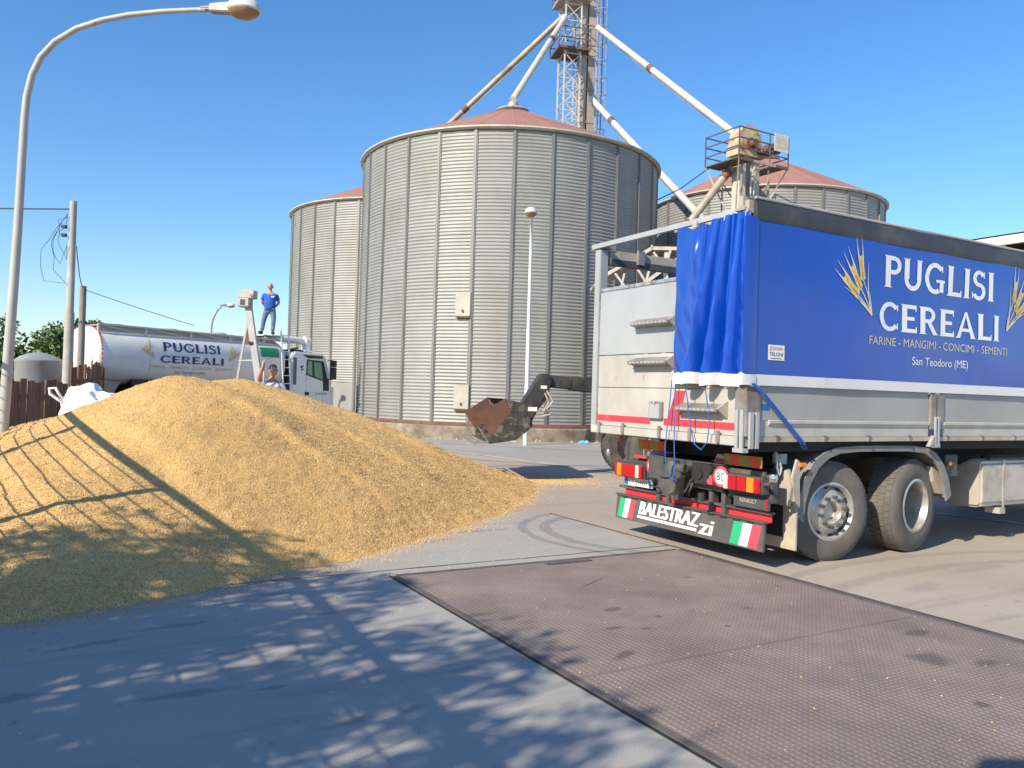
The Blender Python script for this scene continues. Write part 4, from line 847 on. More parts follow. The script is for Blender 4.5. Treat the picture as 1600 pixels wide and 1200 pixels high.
b = B(); text(b, 'CT 554WX', lambda u, v: (.298, 2.13-.35*u, .618+.06*v)); b.build('lettering', 'letter_dark', pl_)
for y, z in ((.545, .865), (1.60, .87)):
    b = B(); b.tube([(.205, y, z), (.21, y, z)], .105, 28); dsc = b.build('speed_disc', 'flag_red', TK)
    b = B(); b.tube([(.2025, y, z), (.2045, y, z)], .078, 28); b.build('disc_face', 'plate_white', dsc)
    b = B(); text(b, '80', lambda u, v: (.2015, y+.055-.11*u, z-.042+.084*v)); b.build('lettering', 'letter_dark', dsc)
for y0, z0, w in ((.10, .985, .50), (1.50, 1.04, .48)):
    b = B(); b.box(.30, .31, y0, y0+w, z0, z0+.11); cv = b.build('chevron_board', 'chev_yellow', TK)
    for k in range(2):
        ya = y0+w-.06-.27*k; b = B(); b.prism([(.2985, ya, z0+.11), (.2985, ya-.12, z0+.11), (.2985, ya-.17, z0), (.2985, ya-.05, z0)], (.001, 0, 0)); b.build('chevron_stripe', 'chev_red', cv)
b = B(); b.box(.28, .30, 1.80, 2.02, .935, .97); b.box(.3, .34, .60, .72, .99, 1.04); b.build('red_guard', 'red_tape', TK)
b = B(); b.box(.30, .33, .0, .46, .585, .70); rn = b.build('maker_panel', 'chassis_grey', TK, bevel=.006)
b = B(); text(b, 'RENAULT', lambda u, v: (.298, .37-.22*u, .638+.038*v)); b.build('lettering', 'alu_light', rn)
b = B(); b.box(.295, .2995, .012, .042, .60, .69); b.build('reflector', 'lens_red', rn)
b = B(); b.tube([(.25, .02, .84), (.18, -.10, .86), (.2, -.14, .90)], .02, 8); b.tube([(.25, 2.29, .84), (.2, 2.36, .86), (.2, 2.40, .95)], .015, 8); b.build('marker_arm', 'rubber', TK)
b = B(); b.lathe([(0, .965), (.035, .955), (.045, .92), (.035, .885), (0, .875)], (.2, -.14, 0), n=12); b.lathe([(0, 1.0), (.03, .99), (.04, .96), (.03, .93), (0, .92)], (.2, 2.41, 0), n=12); b.build('marker_lamp', 'chrome', TK, smooth=True)
# bumper board
b = B(); b.prism([(.32, .06, .46), (.30, .06, .185), (.33, .06, .185), (.35, .06, .46)], (0, 2.32, 0)); bu = b.build('rear_bumper', 'bumper', TK, bevel=.004)
def bfx(z): return .30+.02*(z-.185)/.275-.0025
def bf(y0, y1, z0, z1, l=.002): return lambda u, v: (.3015+.0727*((z0+(z1-z0)*v)-.185)-l, y0+(y1-y0)*u, z0+(z1-z0)*v)
b = B(); b.box(.352, .40, .04, 2.30, .466, .476); b.box(.385, .40, .04, 2.30, .476, .545); b.build('red_channel', 'bumper_red', bu)
b = B(); b.box(.345, .41, .02, 2.38, .546, .57); b.box(.30, .352, .05, 2.39, .4605, .476); b.build('channel_lip', 'chassis_grey', bu)
b = B()
for k in range(12):
    y = .2+k*.18; b.box(.308, .319, y, y+.09, .44, .465)
b.build('bumper_clip', 'chassis', bu)
def bold(t, y0, y1, z0, z1, sh):
    b = B()
    for k, (dy, dz) in enumerate(((0, 0), (.0055, 0), (-.0055, 0), (.011, 0), (-.011, 0))): text(b, t, lambda u, v: (bfx(z0+(z1-z0)*v)-.0004*k, y0+(y1-y0)*u+sh*v+dy, z0+(z1-z0)*v+dz))
    return b
lab(bold('BALESTRAZ', 1.94, .97, .285, .435, -.03).build('lettering', 'letter_white', bu, fix=False), 'bold white slanted capitals')
lab(bold('zi', .945, .76, .225, .375, -.03).build('lettering', 'letter_white', bu, fix=False), 'lowered white letters at the end of the name')
b = B(); b.add([(bfx(z), y, z) for y, z in ((1.97, .238), (.98, .238), (.98, .268), (1.97, .268))], [(0, 1, 2, 3)]); b.build('white_underline', 'letter_white', bu, fix=False)
for ya, sw in ((2.345, .098), (.50, .122)):
    for k, m in enumerate(('flag_green', 'letter_white', 'flag_red')):
        b = B(); y0 = ya-k*sw; y1 = y0-sw+.004; b.add([(bfx(.205+.225*v), yy+(.0 if v == 0 else -.045), .205+.225*v) for yy, v in ((y0, 0), (y1, 0), (y1, 1), (y0, 1))], [(0, 1, 2, 3)]); b.build('flag_stripe', m, bu, fix=False)
# wheels, mudguards, flaps
wheel(TK, 1.36, .27, .52, .52, .32, 'convex', rz=-R_(9)); wheel(TK, 2.71, .27, .52, .52, .34, 'deep', rz=R_(8))
wheel(TK, 1.36, 2.24, .52, .52, .32, 'convex', flip=True, treads=30); wheel(TK, 2.71, 2.23, .52, .52, .34, 'deep', flip=True, treads=30, rz=R_(8))
wheel(TK, 7.6, .24, .52, .52, .30, 'convex', treads=30); wheel(TK, 7.6, 2.26, .52, .52, .30, 'convex', flip=True, treads=30)
fp = [(.735, .50), (.76, .70), (.83, .88), (.96, 1.04), (1.12, 1.135), (1.30, 1.18), (1.6, 1.195), (2.0, 1.195), (2.5, 1.19), (2.8, 1.17), (2.98, 1.10), (3.12, .97), (3.22, .80), (3.27, .62)]
for ys in ((.04, .50), (2.0, 2.46)):
    b = B(); n_ = len(fp); inner = [(2.03+(x-2.03)*.972, z-.028) for x, z in fp]
    b.prism([(x, ys[0], z) for x, z in fp]+[(x, ys[0], z) for x, z in reversed(inner)], (0, ys[1]-ys[0], 0)); fd = b.build('mudguard', 'fender', TK, bevel=.004)
    y = ys[0]-.012; inner2 = [(2.03+(x-2.03)*.93, z-.055) for x, z in fp]
    b = B(); b.prism([(x, y, z+.006) for x, z in fp]+[(x, y, z) for x, z in reversed(inner2)], (0, .02, 0)); b.build('mudguard_lip', 'fender', fd)
b = B(); b.prism([(3.0, .1, .95), (3.10, .1, .97), (3.21, .1, .80), (3.25, .1, .63), (3.16, .1, .64), (3.05, .1, .78)], (0, .4, 0)); b.build('splash_panel', 'dusty_pale', TK)
for y0 in (-.02, 1.86):
    b = B(); b.box(.66, .68, y0, y0+.62, .19, .62); mf = b.build('mudflap', 'dusty_pale', TK)
    b = B(); b.box(.652, .659, y0+.16, y0+.60, .30, .61); lab(b.build('flap_panel', 'under_dark', mf), 'dark rubber centre'); 
    b = B(); text(b, 'DAF LF', lambda u, v: (.6505, y0+.40-.22*u, .33+.04*v)) if False else text(b, 'FOCAT', lambda u, v: (.6505, y0+.46-.26*u, .33+.045*v)); b.build('lettering', 'chassis', mf)
b = B(); b.prism([(.60, .03, .62), (.60, .20, .62), (.60, .22, .80), (.60, .12, .95), (.60, .05, .98), (.60, -.0, .80)], (.05, 0, 0)); b.prism([(.62, .0, .9), (.68, .0, 1.08), (.72, .0, 1.06), (.74, .0, .6), (.66, .0, .6)], (0, .03, 0)); b.build('mudguard_stay', 'dusty_pale', TK, bevel=.005)
b = B(); b.box(.70, .80, -.02, .03, 1.0, 1.045); b.box(3.30, 3.37, .085, .109, .955, 1.0); b.build('side_marker', 'lens_amber', TK, bevel=.008)
b = B(); b.box(3.27, 3.52, .11, .4, .83, 1.08); b.build('valve_box', 'chassis_grey', TK, bevel=.008)
b = B(); b.tube([(.66, .2, 1.12), (.66, .2, 1.02)], .07, 12); b.tube([(.55, .16, 1.15), (.6, .14, 1.0), (.52, .12, .9)], .015, 6); b.build('air_filter', 'alu', TK)
b = B(); b.tube([(.50, .10, 1.10), (.50, .09, .99), (.53, .085, .92), (.56, .09, .99), (.53, .1, 1.08)], .013, 6); b.build('tow_chain_hook', 'alu', TK)
# fuel tank with slanted inner face
def ft(x): return [(x, .14, .97), (x, .14, .47), (x, .18, .43), (x, .50, .42), (x, .86, .55), (x, .86, .66), (x, .30, 1.01), (x, .20, 1.01)]
b = B(); b.prism(ft(4.06), (1.5, 0, 0)); fu = b.build('fuel_tank', 'tank_alu', TK, bevel=.03)
b = B(); b.tube([(4.32, .26, .99), (4.32, .24, 1.04)], .055, 12); b.build('filler_cap', 'chassis', fu)
b = B(); b.box(4.50, 4.54, .132, .139, .42, 1.0); b.box(5.2, 5.24, .132, .139, .42, 1.0); b.box(4.42, 4.54, .12, .3, .345, .415); b.build('tank_strap', 'tank_alu', fu)
# cab, beyond the right edge of the picture
b = B(); b.prism([(8.0, .05, .9), (8.0, .05, 3.2), (8.3, .05, 3.35), (9.6, .05, 3.1), (10.0, .05, 2.3), (10.1, .05, 1.4), (10.05, .05, .55), (8.9, .05, .55), (8.6, .05, 1.1)], (0, 2.4, 0)); cb = b.build('cab', 'white_paint', TK, bevel=.05)
b = B(); b.prism([(8.7, .04, 1.95), (9.6, .04, 1.8), (9.75, .04, 2.2), (9.5, .04, 2.75), (8.7, .04, 2.75)], (0, .008, 0)); b.build('side_window', 'glass', cb)
b = B(); b.prism([(9.70, .2, 2.95), (9.70, 2.3, 2.95), (10.04, 2.3, 2.25), (10.04, .2, 2.25)], (.01, 0, .01)); b.build('windscreen', 'glass', cb)

# ------------------------------------------------------------------ white tanker lorry
hd = Vector((.62, .785, 0)).normalized(); TA = math.atan2(hd.y, hd.x)
TN = thing('tanker_lorry', 'white tanker lorry with cereal lettering parked behind the grain heap', 'lorry', (-12.4, 24.0, 0), TA)
YC, ZC, RA, RB = 1.12, 2.42, 1.15, .90
def sup(t, k=1.0):
    c, s = math.cos(t), math.sin(t); e_ = 2/2.5
    return (YC-RA*k*math.copysign(abs(c)**e_, c), ZC+RB*k*math.copysign(abs(s)**e_, s))
def tside(z):  # y of the tank's near flank at height z
    q_ = min(1, abs((z-ZC)/RB)); return YC-RA*(1-q_**2.5)**(1/2.5)
xs_ = [(-.02, .0), (-.05, .55), (0, .8), (.05, .93), (.14, .985), (.26, 1.0), (6.55, 1.0), (6.7, .96), (6.8, .8), (6.84, .0)]
b = B(); nq = 48; b.grid(lambda u, v: (xs_[int(round(v*9))][0], *sup(2*PI*u, xs_[int(round(v*9))][1])), nq, 9); tk_ = b.build('tank_shell', 'tank_white', TN, smooth=True)
b = B(); b.grid(lambda u, v: ((-.034+.004*v) if v < .99 else -.02, *sup(2*PI*u, (.02, .5, .8)[int(round(v*2))])), nq, 2); lab(b.build('tank_end', 'letter_white', tk_, smooth='all'), 'white domed rear end')
for x in (1.65, 3.1, 4.55): 
    b = B(); b.tube([(x, *sup(t, 1.001)) for t in np.linspace(-1.2, 1.1, 20)], .006, 4); b.build('weld_seam', 'walk_grey', tk_)
b = B()
for k in range(64):
    t = 2*PI*k/64; y, z = sup(t, 1.005); y2, z2 = sup(t+.06, 1.005); b.bar((.15, y, z), (.15, y2, z2), .03, .035)
b.build('red_dash_band', 'flag_red', tk_)
b = B(); b.box(-.06, -.05, 1.85, 1.93, 1.9, 2.15); b.box(-.06, -.05, .5, .58, 1.85, 2.1); b.build('rear_reflector', 'flag_red', tk_)
def tf(x0, x1, z0, z1, l=.02): return lambda u, v, q=0: (x0+(x1-x0)*u, tside(z0+(z1-z0)*v)-l-q, z0+(z1-z0)*v)
b = B(); serif_word(b, 'PUGLISI', tf(2.06, 4.09, 2.64, 2.93)); serif_word(b, 'CEREALI', tf(1.96, 4.21, 2.27, 2.50)); b.build('lettering', 'letter_navy', tk_, fix=False)
b = B(); text(b, 'FARINE - MANGIMI - CONCIMI - SEMENTI', tf(1.65, 4.5, 2.09, 2.18)); b.build('lettering', 'letter_tan', tk_, fix=False)
b = B(); text(b, 'San Teodoro (ME)', tf(2.48, 3.58, 1.92, 2.01, .03)); b.build('lettering', 'letter_dark', tk_, fix=False)
for (x0, x1, f_) in ((1.28, 1.80, False), (4.36, 4.86, True)):
    bg = B(); bp_ = B(); wheat(bg, bp_, tf(x0, x1, 2.40, 2.96), f_); bp_.build('wheat_stalk', 'letter_tan', tk_, fix=False); bg.build('wheat_ear', 'wheat_gold', tk_, fix=False)
b = B(); b.grid(tf(5.68, 6.42, 2.66, 2.99), 1, 10); gs = b.build('green_panel', 'green_sign', tk_, fix=False)
# walkway on top
b = B(); b.box(.15, 6.4, .30, 1.5, 3.315, 3.345); wk = b.build('walkway', 'walk_grey', TN)
b = B(); b.bar((.12, .24, 3.36), (6.4, .24, 3.30), .05, .05); b.bar((.2, .24, 3.14), (6.4, .24, 3.12), .035, .04)
for x in (.15, 1.62, 3.15, 4.6, 5.9): b.bar((x, .24, 3.36), (x, .24, 3.08), .05, .04)
for x in (.2, 1.67, 3.2, 4.65): b.bar((x, .24, 3.34), (x+1.4, .24, 3.12), .03, .03)
b.build('walkway_truss', 'pipe', wk)
b = B(); b.box(.15, 6.4, .34, .37, 3.1, 3.31); b.build('walkway_kick_plate', 'walk_grey', wk)
for x in (1.0, 2.8, 4.6): 
    b = B(); b.lathe([(.26, 3.345), (.28, 3.40), (.2, 3.44), (0, 3.45)], (x, 1.0, 0), n=18); b.build('manhole_lid', 'walk_grey', TN)
b = B(); b.box(5.9, 6.75, .2, 1.7, 3.42, 3.455); b.bar((6.0, .25, 3.42), (6.0, .25, 3.2), .05); b.bar((6.2, .3, 3.40), (6.55, .3, 3.12), .05); b.build('rear_platform', 'walk_grey', TN)
# discharge auger tube laid over the cab
b = B(); b.tube([(6.5, .7, 3.42), (8.05, .7, 3.36)], .13, 14); b.tube([(8.0, .7, 3.36), (8.22, .7, 3.34)], .19, 14); b.box(8.02, 8.2, .55, .85, 3.02, 3.3); b.box(7.85, 8.3, .4, 1.0, 2.96, 3.03); b.build('auger_tube', 'white_paint', TN, smooth=True)
b = B(); b.box(7.1, 7.75, .3, 1.6, 2.96, 3.0); b.tube([(7.2, .5, 3.0), (7.6, .5, 3.08), (7.7, 1.2, 3.0)], .03, 6); b.build('roof_rack', 'chassis', TN)
# ladder
b = B()
b.bar((6.40, -.1, 3.62), (6.62, -.1, 1.0), .04); b.bar((6.72, -.1, 3.62), (6.94, -.1, 1.0), .04)
for k in range(9): z = 1.15+k*.29; x = 6.62-.22*(z-1)/2.62; b.bar((x, -.1, z), (x+.32, -.1, z), .03)
b.build('ladder', 'white_paint', TN)
# cab
cp = [(6.98, .95), (6.98, 2.78), (7.12, 2.92), (8.35, 2.90), (8.55, 2.78), (8.80, 1.98), (8.86, 1.55), (8.86, .80), (8.0, .80), (7.9, 1.05), (7.72, 1.22), (7.45, 1.25), (7.25, 1.12), (7.18, .95)]
b = B(); b.prism([(x, .0, z) for x, z in cp], (0, 2.3, 0)); cab = b.build('cab', 'white_paint', TN, bevel=.05)
b = B(); b.prism([(7.62, -.006, 2.08), (7.66, -.006, 2.66), (8.42, -.006, 2.62), (8.62, -.006, 1.96), (8.5, -.006, 1.84)], (0, .01, 0)); b.build('window_surround', 'cab_dark', cab)
for pts in ([(7.68, 2.11), (7.70, 2.60), (7.88, 2.59), (7.92, 2.05)], [(8.03, 2.03), (7.98, 2.57), (8.30, 2.56), (8.43, 1.98), (8.36, 1.92)]):
    b = B(); b.prism([(x, -.012, z) for x, z in pts], (0, .006, 0)); b.build('side_window', 'glass_reflect', cab)
b = B(); b.prism([(8.41, -.004, 1.95), (8.70, -.004, 1.95), (8.72, -.004, 1.5), (8.44, -.004, 1.5)], (0, .01, 0)); b.build('lower_window', 'cab_dark', cab)
b = B(); b.prism([(7.45, -.02, 2.82), (8.35, -.05, 2.80), (8.35, -.05, 2.72), (7.7, -.02, 2.70)], (0, .04, 0)); b.build('window_deflector', 'cab_dark', cab)
b = B(); b.prism([(8.82, .1, 1.95), (8.82, 2.2, 1.95), (8.57, 2.2, 2.72), (8.57, .1, 2.72)], (.012, 0, .004)); b.build('windscreen', 'glass_reflect', cab)
b = B(); b.box(8.62, 8.78, -.36, -.14, 2.42, 2.66); b.box(8.62, 8.78, -.36, -.14, 1.95, 2.40); b.bar((8.6, .02, 2.66), (8.7, -.25, 2.66), .03); b.bar((8.6, .02, 1.96), (8.7, -.25, 1.93), .03); b.build('mirror', 'cab_dark', cab, bevel=.03)
b = B(); b.box(7.64, 7.645, -.005, -.0015, 1.0, 2.7); b.box(8.43, 8.435, -.005, -.0015, .85, 1.5); b.box(7.64, 8.8, -.005, -.0015, 1.42, 1.425); b.build('door_seam', 'chassis', cab)
b = B(); b.box(7.6, 7.78, -.02, -.001, 1.32, 1.44); b.build('door_handle', 'cab_dark', cab)
b = B(); b.prism([(7.35, -.006, 2.38), (7.52, -.006, 2.44), (7.44, -.006, 2.30), (7.54, -.006, 2.30), (7.40, -.006, 2.20), (7.42, -.006, 2.30)], (0, .004, 0)); b.build('door_emblem', 'letter_navy', cab, fix=False)
b = B(); text(b, 'CURSOR', lambda u, v: (8.08+.55*u, -.004, 1.34+.075*v)); b.build('lettering', 'letter_dark', cab, fix=False)
b = B(); b.box(8.80, 8.95, -.03, 2.33, .78, 1.65); b.build('front_corner_panel', 'white_paint', cab, bevel=.03)
b = B(); b.box(7.05, 7.2, -.004, .0, 1.7, 2.7); b.build('rear_cab_window', 'glass', cab)
b = B(); b.box(6.9, 6.975, .1, 2.2, 1.0, 2.75); b.build('cab_back', 'cab_dark', TN)
b = B(); b.box(-.1, 8.8, .65, 1.6, .75, 1.05); b.box(1.2, 6.8, .2, 2.0, 1.05, 1.7); b.box(7.9, 8.85, .05, 2.2, .55, .8); b.build('chassis_rail', 'chassis', TN)
b = B(); b.prism([(-.35, .3, 1.0), (-.25, .3, 1.55), (.2, .3, 1.68), (.9, .3, 1.62), (.7, .3, 1.3)], (0, .05, 0)); b.prism([(-.45, .55, 1.3), (-.1, .55, 1.7), (.3, .55, 1.65)], (0, .9, 0)); b.build('discharge_hopper', 'dusty_pale', TN)
for x in (1.6, 2.9, 7.5):
    wheel(TN, x, .22, .5, .5, .3, 'plain', treads=24); wheel(TN, x, 2.02, .5, .5, .3, 'plain', flip=True, treads=24)

# hose and ladder frame stand beside the tanker
ag = thing('sampling_auger', 'grey sampling auger with motor box on slanting legs beside the tanker', 'auger', (-6.8, 20.5, 0))
b = B(); b.bar((.02, 0, 3.75), (.46, -.05, 1.3), .17, .11, ref=(0, 1, 0)); b.build('auger_tube', 'walk_grey', ag, bevel=.01)
b = B(); b.bar((.03, .1, 3.5), (-.31, .15, 1.3), .05, .05); b.bar((-.21, .12, 2.26), (.28, .05, 2.28), .035, .035); b.build('support_leg', 'walk_grey', ag)
b = B(); b.bar((.0, .25, 3.6), (-.02, .25, 2.7), .12, .02); b.build('guide_plank', 'wood', ag)
b = B(); b.box(-.2, .2, -.15, .2, 3.84, 4.05); b.box(-.2, .1, -.18, .16, 3.62, 3.84); b.tube([(.12, -.1, 3.95), (.22, -.1, 3.95)], .10, 12); b.build('motor_box', 'walk_grey', ag, bevel=.015)
b = B(); b.box(-.12, .0, -.188, -.181, 3.66, 3.80); b.build('vent_grille', 'chassis_grey', ag)
b = B(); b.tube([(.2, -.05, 2.7), (.12, -.08, 2.70)], .05, 10); b.build('clamp_knob', 'chassis_grey', ag)

# ------------------------------------------------------------------ telehandler behind the lorry
TH = thing('telehandler', 'dark telehandler with lowered boom reaching out from behind the blue lorry', 'telehandler', (.15, 15.75, 0), math.atan2(-.17, -.985))
# local x: forward (to the left of the picture), y: towards the viewer's side is +y after rotation by ~190 deg
HW = 1.08
BKP = [(.46, 1.53), (.12, 1.45), (.0, 1.25), (0, 1.0), (.24, .80), (.70, .72)]
bk = B()
inn = [(x+.03 if x < .3 else x, z+(.03 if z < 1.2 else -.03)) for x, z in BKP]
for i in range(5):
    (xa, za), (xb, zb) = BKP[i], BKP[i+1]; (xc, zc), (xd, zd) = inn[i], inn[i+1]
    bk.add([(xa, -HW, za), (xb, -HW, zb), (xb, HW, zb), (xa, HW, za), (xc, -HW, zc), (xd, -HW, zd), (xd, HW, zd), (xc, HW, zc)], [(0, 1, 2, 3), (4, 7, 6, 5), (0, 4, 5, 1), (3, 2, 6, 7)])
bk.box(.66, .74, -HW, HW, .715, .745); bko = bk.build('bucket', 'loader_mud', TH)
for s in (-1, 1):
    b = B(); b.prism([(.46, s*HW, 1.54), (.40, s*HW, 1.58), (.95, s*HW, 1.22), (.70, s*HW, .86), (.36, s*HW, 1.28)], (0, .025*s, 0)); b.build('side_wing', 'loader_rust', bko)
    b = B(); b.prism([(x, s*(HW+.002), z) for x, z in [(.36, 1.28), (.44, 1.53), (.12, 1.46), (-.01, 1.25), (-.01, .99), (.24, .79), (.70, .71), (.70, .84)]], (0, .03*s, 0)); b.build('side_cheek', 'loader_mud', bko)
b = B()
for s in (-1, 1): b.bar((.92, s*HW, 1.0), (.74, s*HW, .73), .03, .02); b.bar((.74, s*HW*.98, .73), (1.0, s*HW*.98, .72), .03)
b.bar((1.0, -HW, .72), (1.0, HW, .72), .04, .02); b.bar((.86, -HW, .72), (.86, HW, .72), .03, .02); b.build('cutting_edge', 'steel_grey', bko)
b = B(); b.prism([(-.02, -.2, 1.42), (.06, -.2, 1.1), (-.18, -.2, 1.0), (-.62, -.2, 1.88), (-.56, -.2, 2.02), (-.40, -.2, 2.04)], (0, .40, 0)); am = b.build('boom_head', 'loader_black', TH, bevel=.02)
b = B(); b.bar((-.45, 0, 1.90), (-4.6, .0, 1.62), .25, .24); b.bar((-1.0, 0, 1.86), (-4.6, 0, 1.62), .29, .28); b.build('boom', 'loader_black', TH, bevel=.02)
b = B(); b.box(-.32, -.14, .203, .206, 1.30, 1.38); b.build('warning_label', 'plate_white', am, rot=(0, 0, 0)); b = B(); b.box(-.50, -.38, .203, .206, 1.74, 1.80); b.build('warning_label', 'plate_white', am)
b = B(); b.tube([(-.5, .23, 1.7), (-.62, .25, 1.5), (-.5, .26, 1.35), (-.58, .24, 1.25), (-.4, .24, 1.2)], .022, 6); b.tube([(-.46, .23, 1.66), (-.54, .25, 1.48), (-.44, .26, 1.3)], .018, 6); b.build('hydraulic_hose', 'dusty_pale', am)
b = B(); b.tube([(-.20, .16, 1.08), (.05, .16, 1.32)], .06, 8); b.tube([(-.16, -.2, 1.05), (-.16, .25, 1.05)], .07, 10); b.box(-.1, .05, -.5, .5, 1.0, 1.12); b.build('bucket_linkage', 'loader_black', TH)
b = B(); b.tube([(-.55, -.0, 1.62), (-.30, 0, 1.30)], .055, 10); b.tube([(-.30, 0, 1.30), (-.12, 0, 1.08)], .03, 10); b.build('tilt_ram', 'chrome', am)
b = B(); b.prism([(-2.6, -.8, .6), (-2.6, -.8, 1.15), (-3.3, -.8, 1.3), (-6.2, -.8, 1.4), (-6.4, -.8, .7)], (0, 1.6, 0)); b.build('chassis', 'loader_body', TH, bevel=.04)
b = B(); b.prism([(-3.5, -1.05, 1.2), (-3.6, -1.05, 2.0), (-3.9, -1.05, 2.35), (-4.9, -1.05, 2.35), (-5.1, -1.05, 1.2)], (0, .85, 0)); b.build('cab', 'cab_dark', TH, bevel=.04)
for x in (-2.55, -5.6):
    for y, f_ in ((.82, True), (-.82, False)): wheel(TH, x, y, .6, .6, .38, 'plain', 'rubber', f_, 22)

# ------------------------------------------------------------------ lamps, poles, wires
def lamp_head(parent, loc, rz, s=1.0):
    """cobra head: neck box, domed cap, round amber lens; local +x points outwards"""
    h = bpy.data.objects.new('lamp_head', None)
    b = B(); b.tube([(-.12*s, 0, 0), (.05*s, 0, .01*s)], [.035*s, .04*s], 10); b.prism([(.0, -.05*s, -.035*s), (.28*s, -.07*s, -.05*s), (.28*s, -.07*s, .08*s), (.0, -.05*s, .055*s)], (0, .12*s, 0)); nk = b.build('lamp_neck', 'steel_grey', parent, loc, (0, 0, rz), bevel=.01*s)
    b = B(); b.lathe([(.17*s, -.02*s), (.185*s, .0), (.17*s, .07*s), (.13*s, .115*s), (.06*s, .135*s), (0, .14*s)], (0, 0, 0), n=24); cp_ = b.build('lamp_cap', 'lamp_cap', nk, (.42*s, 0, 0), smooth=True); cp_.scale = (1.15, .9, 1)
    b = B(); b.lathe([(.172*s, -.022*s), (.15*s, -.06*s), (.09*s, -.095*s), (0, -.105*s)], n=24); ln_ = b.build('lamp_lens', 'lamp_lens', nk, (.42*s, 0, 0), smooth=True); ln_.scale = (1.15, .9, 1)
LP = thing('street_lamp', 'tall rust spotted lamp post curving over the heap from the left edge', 'street lamp', (-6.95, 11.0, 0), 0, 'street lamps in the yard')
b = B(); pts = [(0, 0, 0), (.03, 0, 1.0), (.13, 0, 3.6), (.17, 0, 5.2), (.19, 0, 5.5), (.25, 0, 5.80), (.36, 0, 6.05), (.55, 0, 6.27), (.84, 0, 6.46), (1.2, 0, 6.59), (1.55, 0, 6.67), (2.0, 0, 6.73), (2.45, 0, 6.765), (2.6, 0, 6.77)]
b.tube(pts, [.075, .072, .058, .050, .048, .046, .044, .042, .040, .038, .036, .034, .032, .032], 14); b.build('pole', 'lamp_paint', LP, smooth=True)
lamp_head(LP, (2.66, 0, 6.78), 0, 1.1)
LM = thing('street_lamp', 'slim lamp post with round head standing before the central silo', 'street lamp', (.47, 25.4, 0), R_(-92), 'street lamps in the yard')
b = B(); b.tube([(0, 0, 0), (0, 0, 3), (0, 0, 6.1), (.08, 0, 6.5), (.3, 0, 6.8), (.7, 0, 6.95), (1.0, 0, 6.98)], [.075, .065, .05, .048, .045, .042, .04], 12); b.build('pole', 'white_paint', LM, smooth=True)
lamp_head(LM, (1.1, 0, 6.98), 0, 1.15)
LF = thing('street_lamp', 'distant curved street lamp seen just above the tanker', 'street lamp', (-12.76, 34.0, 0), R_(20), 'street lamps in the yard')
b = B(); b.tube([(0, 0, 0), (0, 0, 4.1), (.06, 0, 4.4), (.2, 0, 4.72), (.38, 0, 4.95)], [.06, .05, .045, .04, .04], 8); b.build('pole', 'concrete_pole', LF, smooth=True); lamp_head(LF, (.42, 0, 4.98), 0, .8)
up_ = thing('utility_pole', 'thick pale concrete utility pole with loose wires by the plank fence', 'pole', (-10.48, 19.0, 0))
b = B(); b.tube([(0, 0, 0), (.0, 0, 3.2), (.0, 0, 3.25), (-.0, 0, 5.86)], [.125, .105, .088, .078], 14); b.build('pole_shaft', 'concrete_pole', up_, smooth=True)
b = B()
for k in range(4):
    a = [(-.07, -.1, 5.55-k*.03)]; x, z = -.1, 5.5
    for j in range(6): x += random.uniform(-.22, .03) if j < 3 else random.uniform(-.03, .12); z -= random.uniform(.12, .34); a.append((x, -.1+random.uniform(-.1, .1), z))
    a.append((-.05, -.12, 3.9 if k < 2 else 4.8)); b.tube(a, .006, 4)
for z in (5.2, 5.0): b.box(-.20, -.1, -.14, -.04, z, z+.07)
b.build('loose_wires', 'wire', up_)
p2 = B(); p2.tube([(0, 0, 0), (0, 0, 4.15)], [.10, .085], 10); p2 = p2.build('wooden_pole', 'wood_pole', None, (-11.52, 21.5, 0), smooth=True); tag(p2, 'thin weathered wooden pole at the rear end of the tanker', 'pole')
def catenary(label, p0, p1, sag, r=.012):
    p0 = Vector(p0); p1 = Vector(p1); b = B(); b.tube([p0.lerp(p1, t)-Vector((0, 0, sag*4*t*(1-t))) for t in np.linspace(0, 1, 14)], r, 4); return tag(b.build('overhead_wire', 'wire'), label, 'wire', 'overhead wires')
catenary('overhead wire leaving the concrete utility pole to the left', (-10.55, 18.95, 5.66), (-24, 18.0, 5.7), .15, .02)
catenary('overhead wire dropping from concrete pole to the wooden pole', (-10.4, 19.05, 4.8), (-11.5, 21.5, 4.1), .25)
catenary('overhead wire from wooden pole sloping down over the tanker', (-11.45, 21.45, 4.05), (-9.6, 24.2, 3.38), .02, .010)

# ------------------------------------------------------------------ plank fence, mesh fence, big bag, water tank
pf_ = thing('plank_fence', 'brown weathered plank fence at the left edge below the lamp post', 'fence', (-8.9, 13.6, 0))
def planks(p0, p1, h, tilt=0, w=.19):
    p0 = Vector((*p0, 0)); p1 = Vector((*p1, 0)); d = (p1-p0); n_ = int(d.length/w); d = d/n_; ang = math.atan2(d.y, d.x)
    for k in range(n_):
        hh = h+random.uniform(-.07, .06); b = B(); b.box(.004, d.length-.006, -.015, .015, .0, hh); o = b.build('plank', 'wood', pf_, p0+d*k+Vector((random.uniform(-.01, .01), 0, 0)), (random.uniform(-.015, .015), random.uniform(-.02, .02), ang))
    b = B(); q_ = Vector((math.cos(ang-PI/2), math.sin(ang-PI/2), 0))*.04
    for z in (.4, h-.35): b.bar(p0-q_+Vector((0, 0, z)), p1-q_+Vector((0, 0, z)), .05, .07)
    b.build('fence_rail', 'wood', pf_)
planks((-1.6, -.5), (-1.25, 4.8), 1.62); planks((-1.2, 4.9), (-1.9, 7.2), 2.0, w=.17); planks((-2.0, 7.3), (-4.2, 12.5), 2.1)
mf_ = thing('mesh_fence', 'welded mesh yard fence with steel posts beside the heap', 'fence', (FA.x, FA.y, 0), math.atan2(FD.y, FD.x))
HF = 2.2
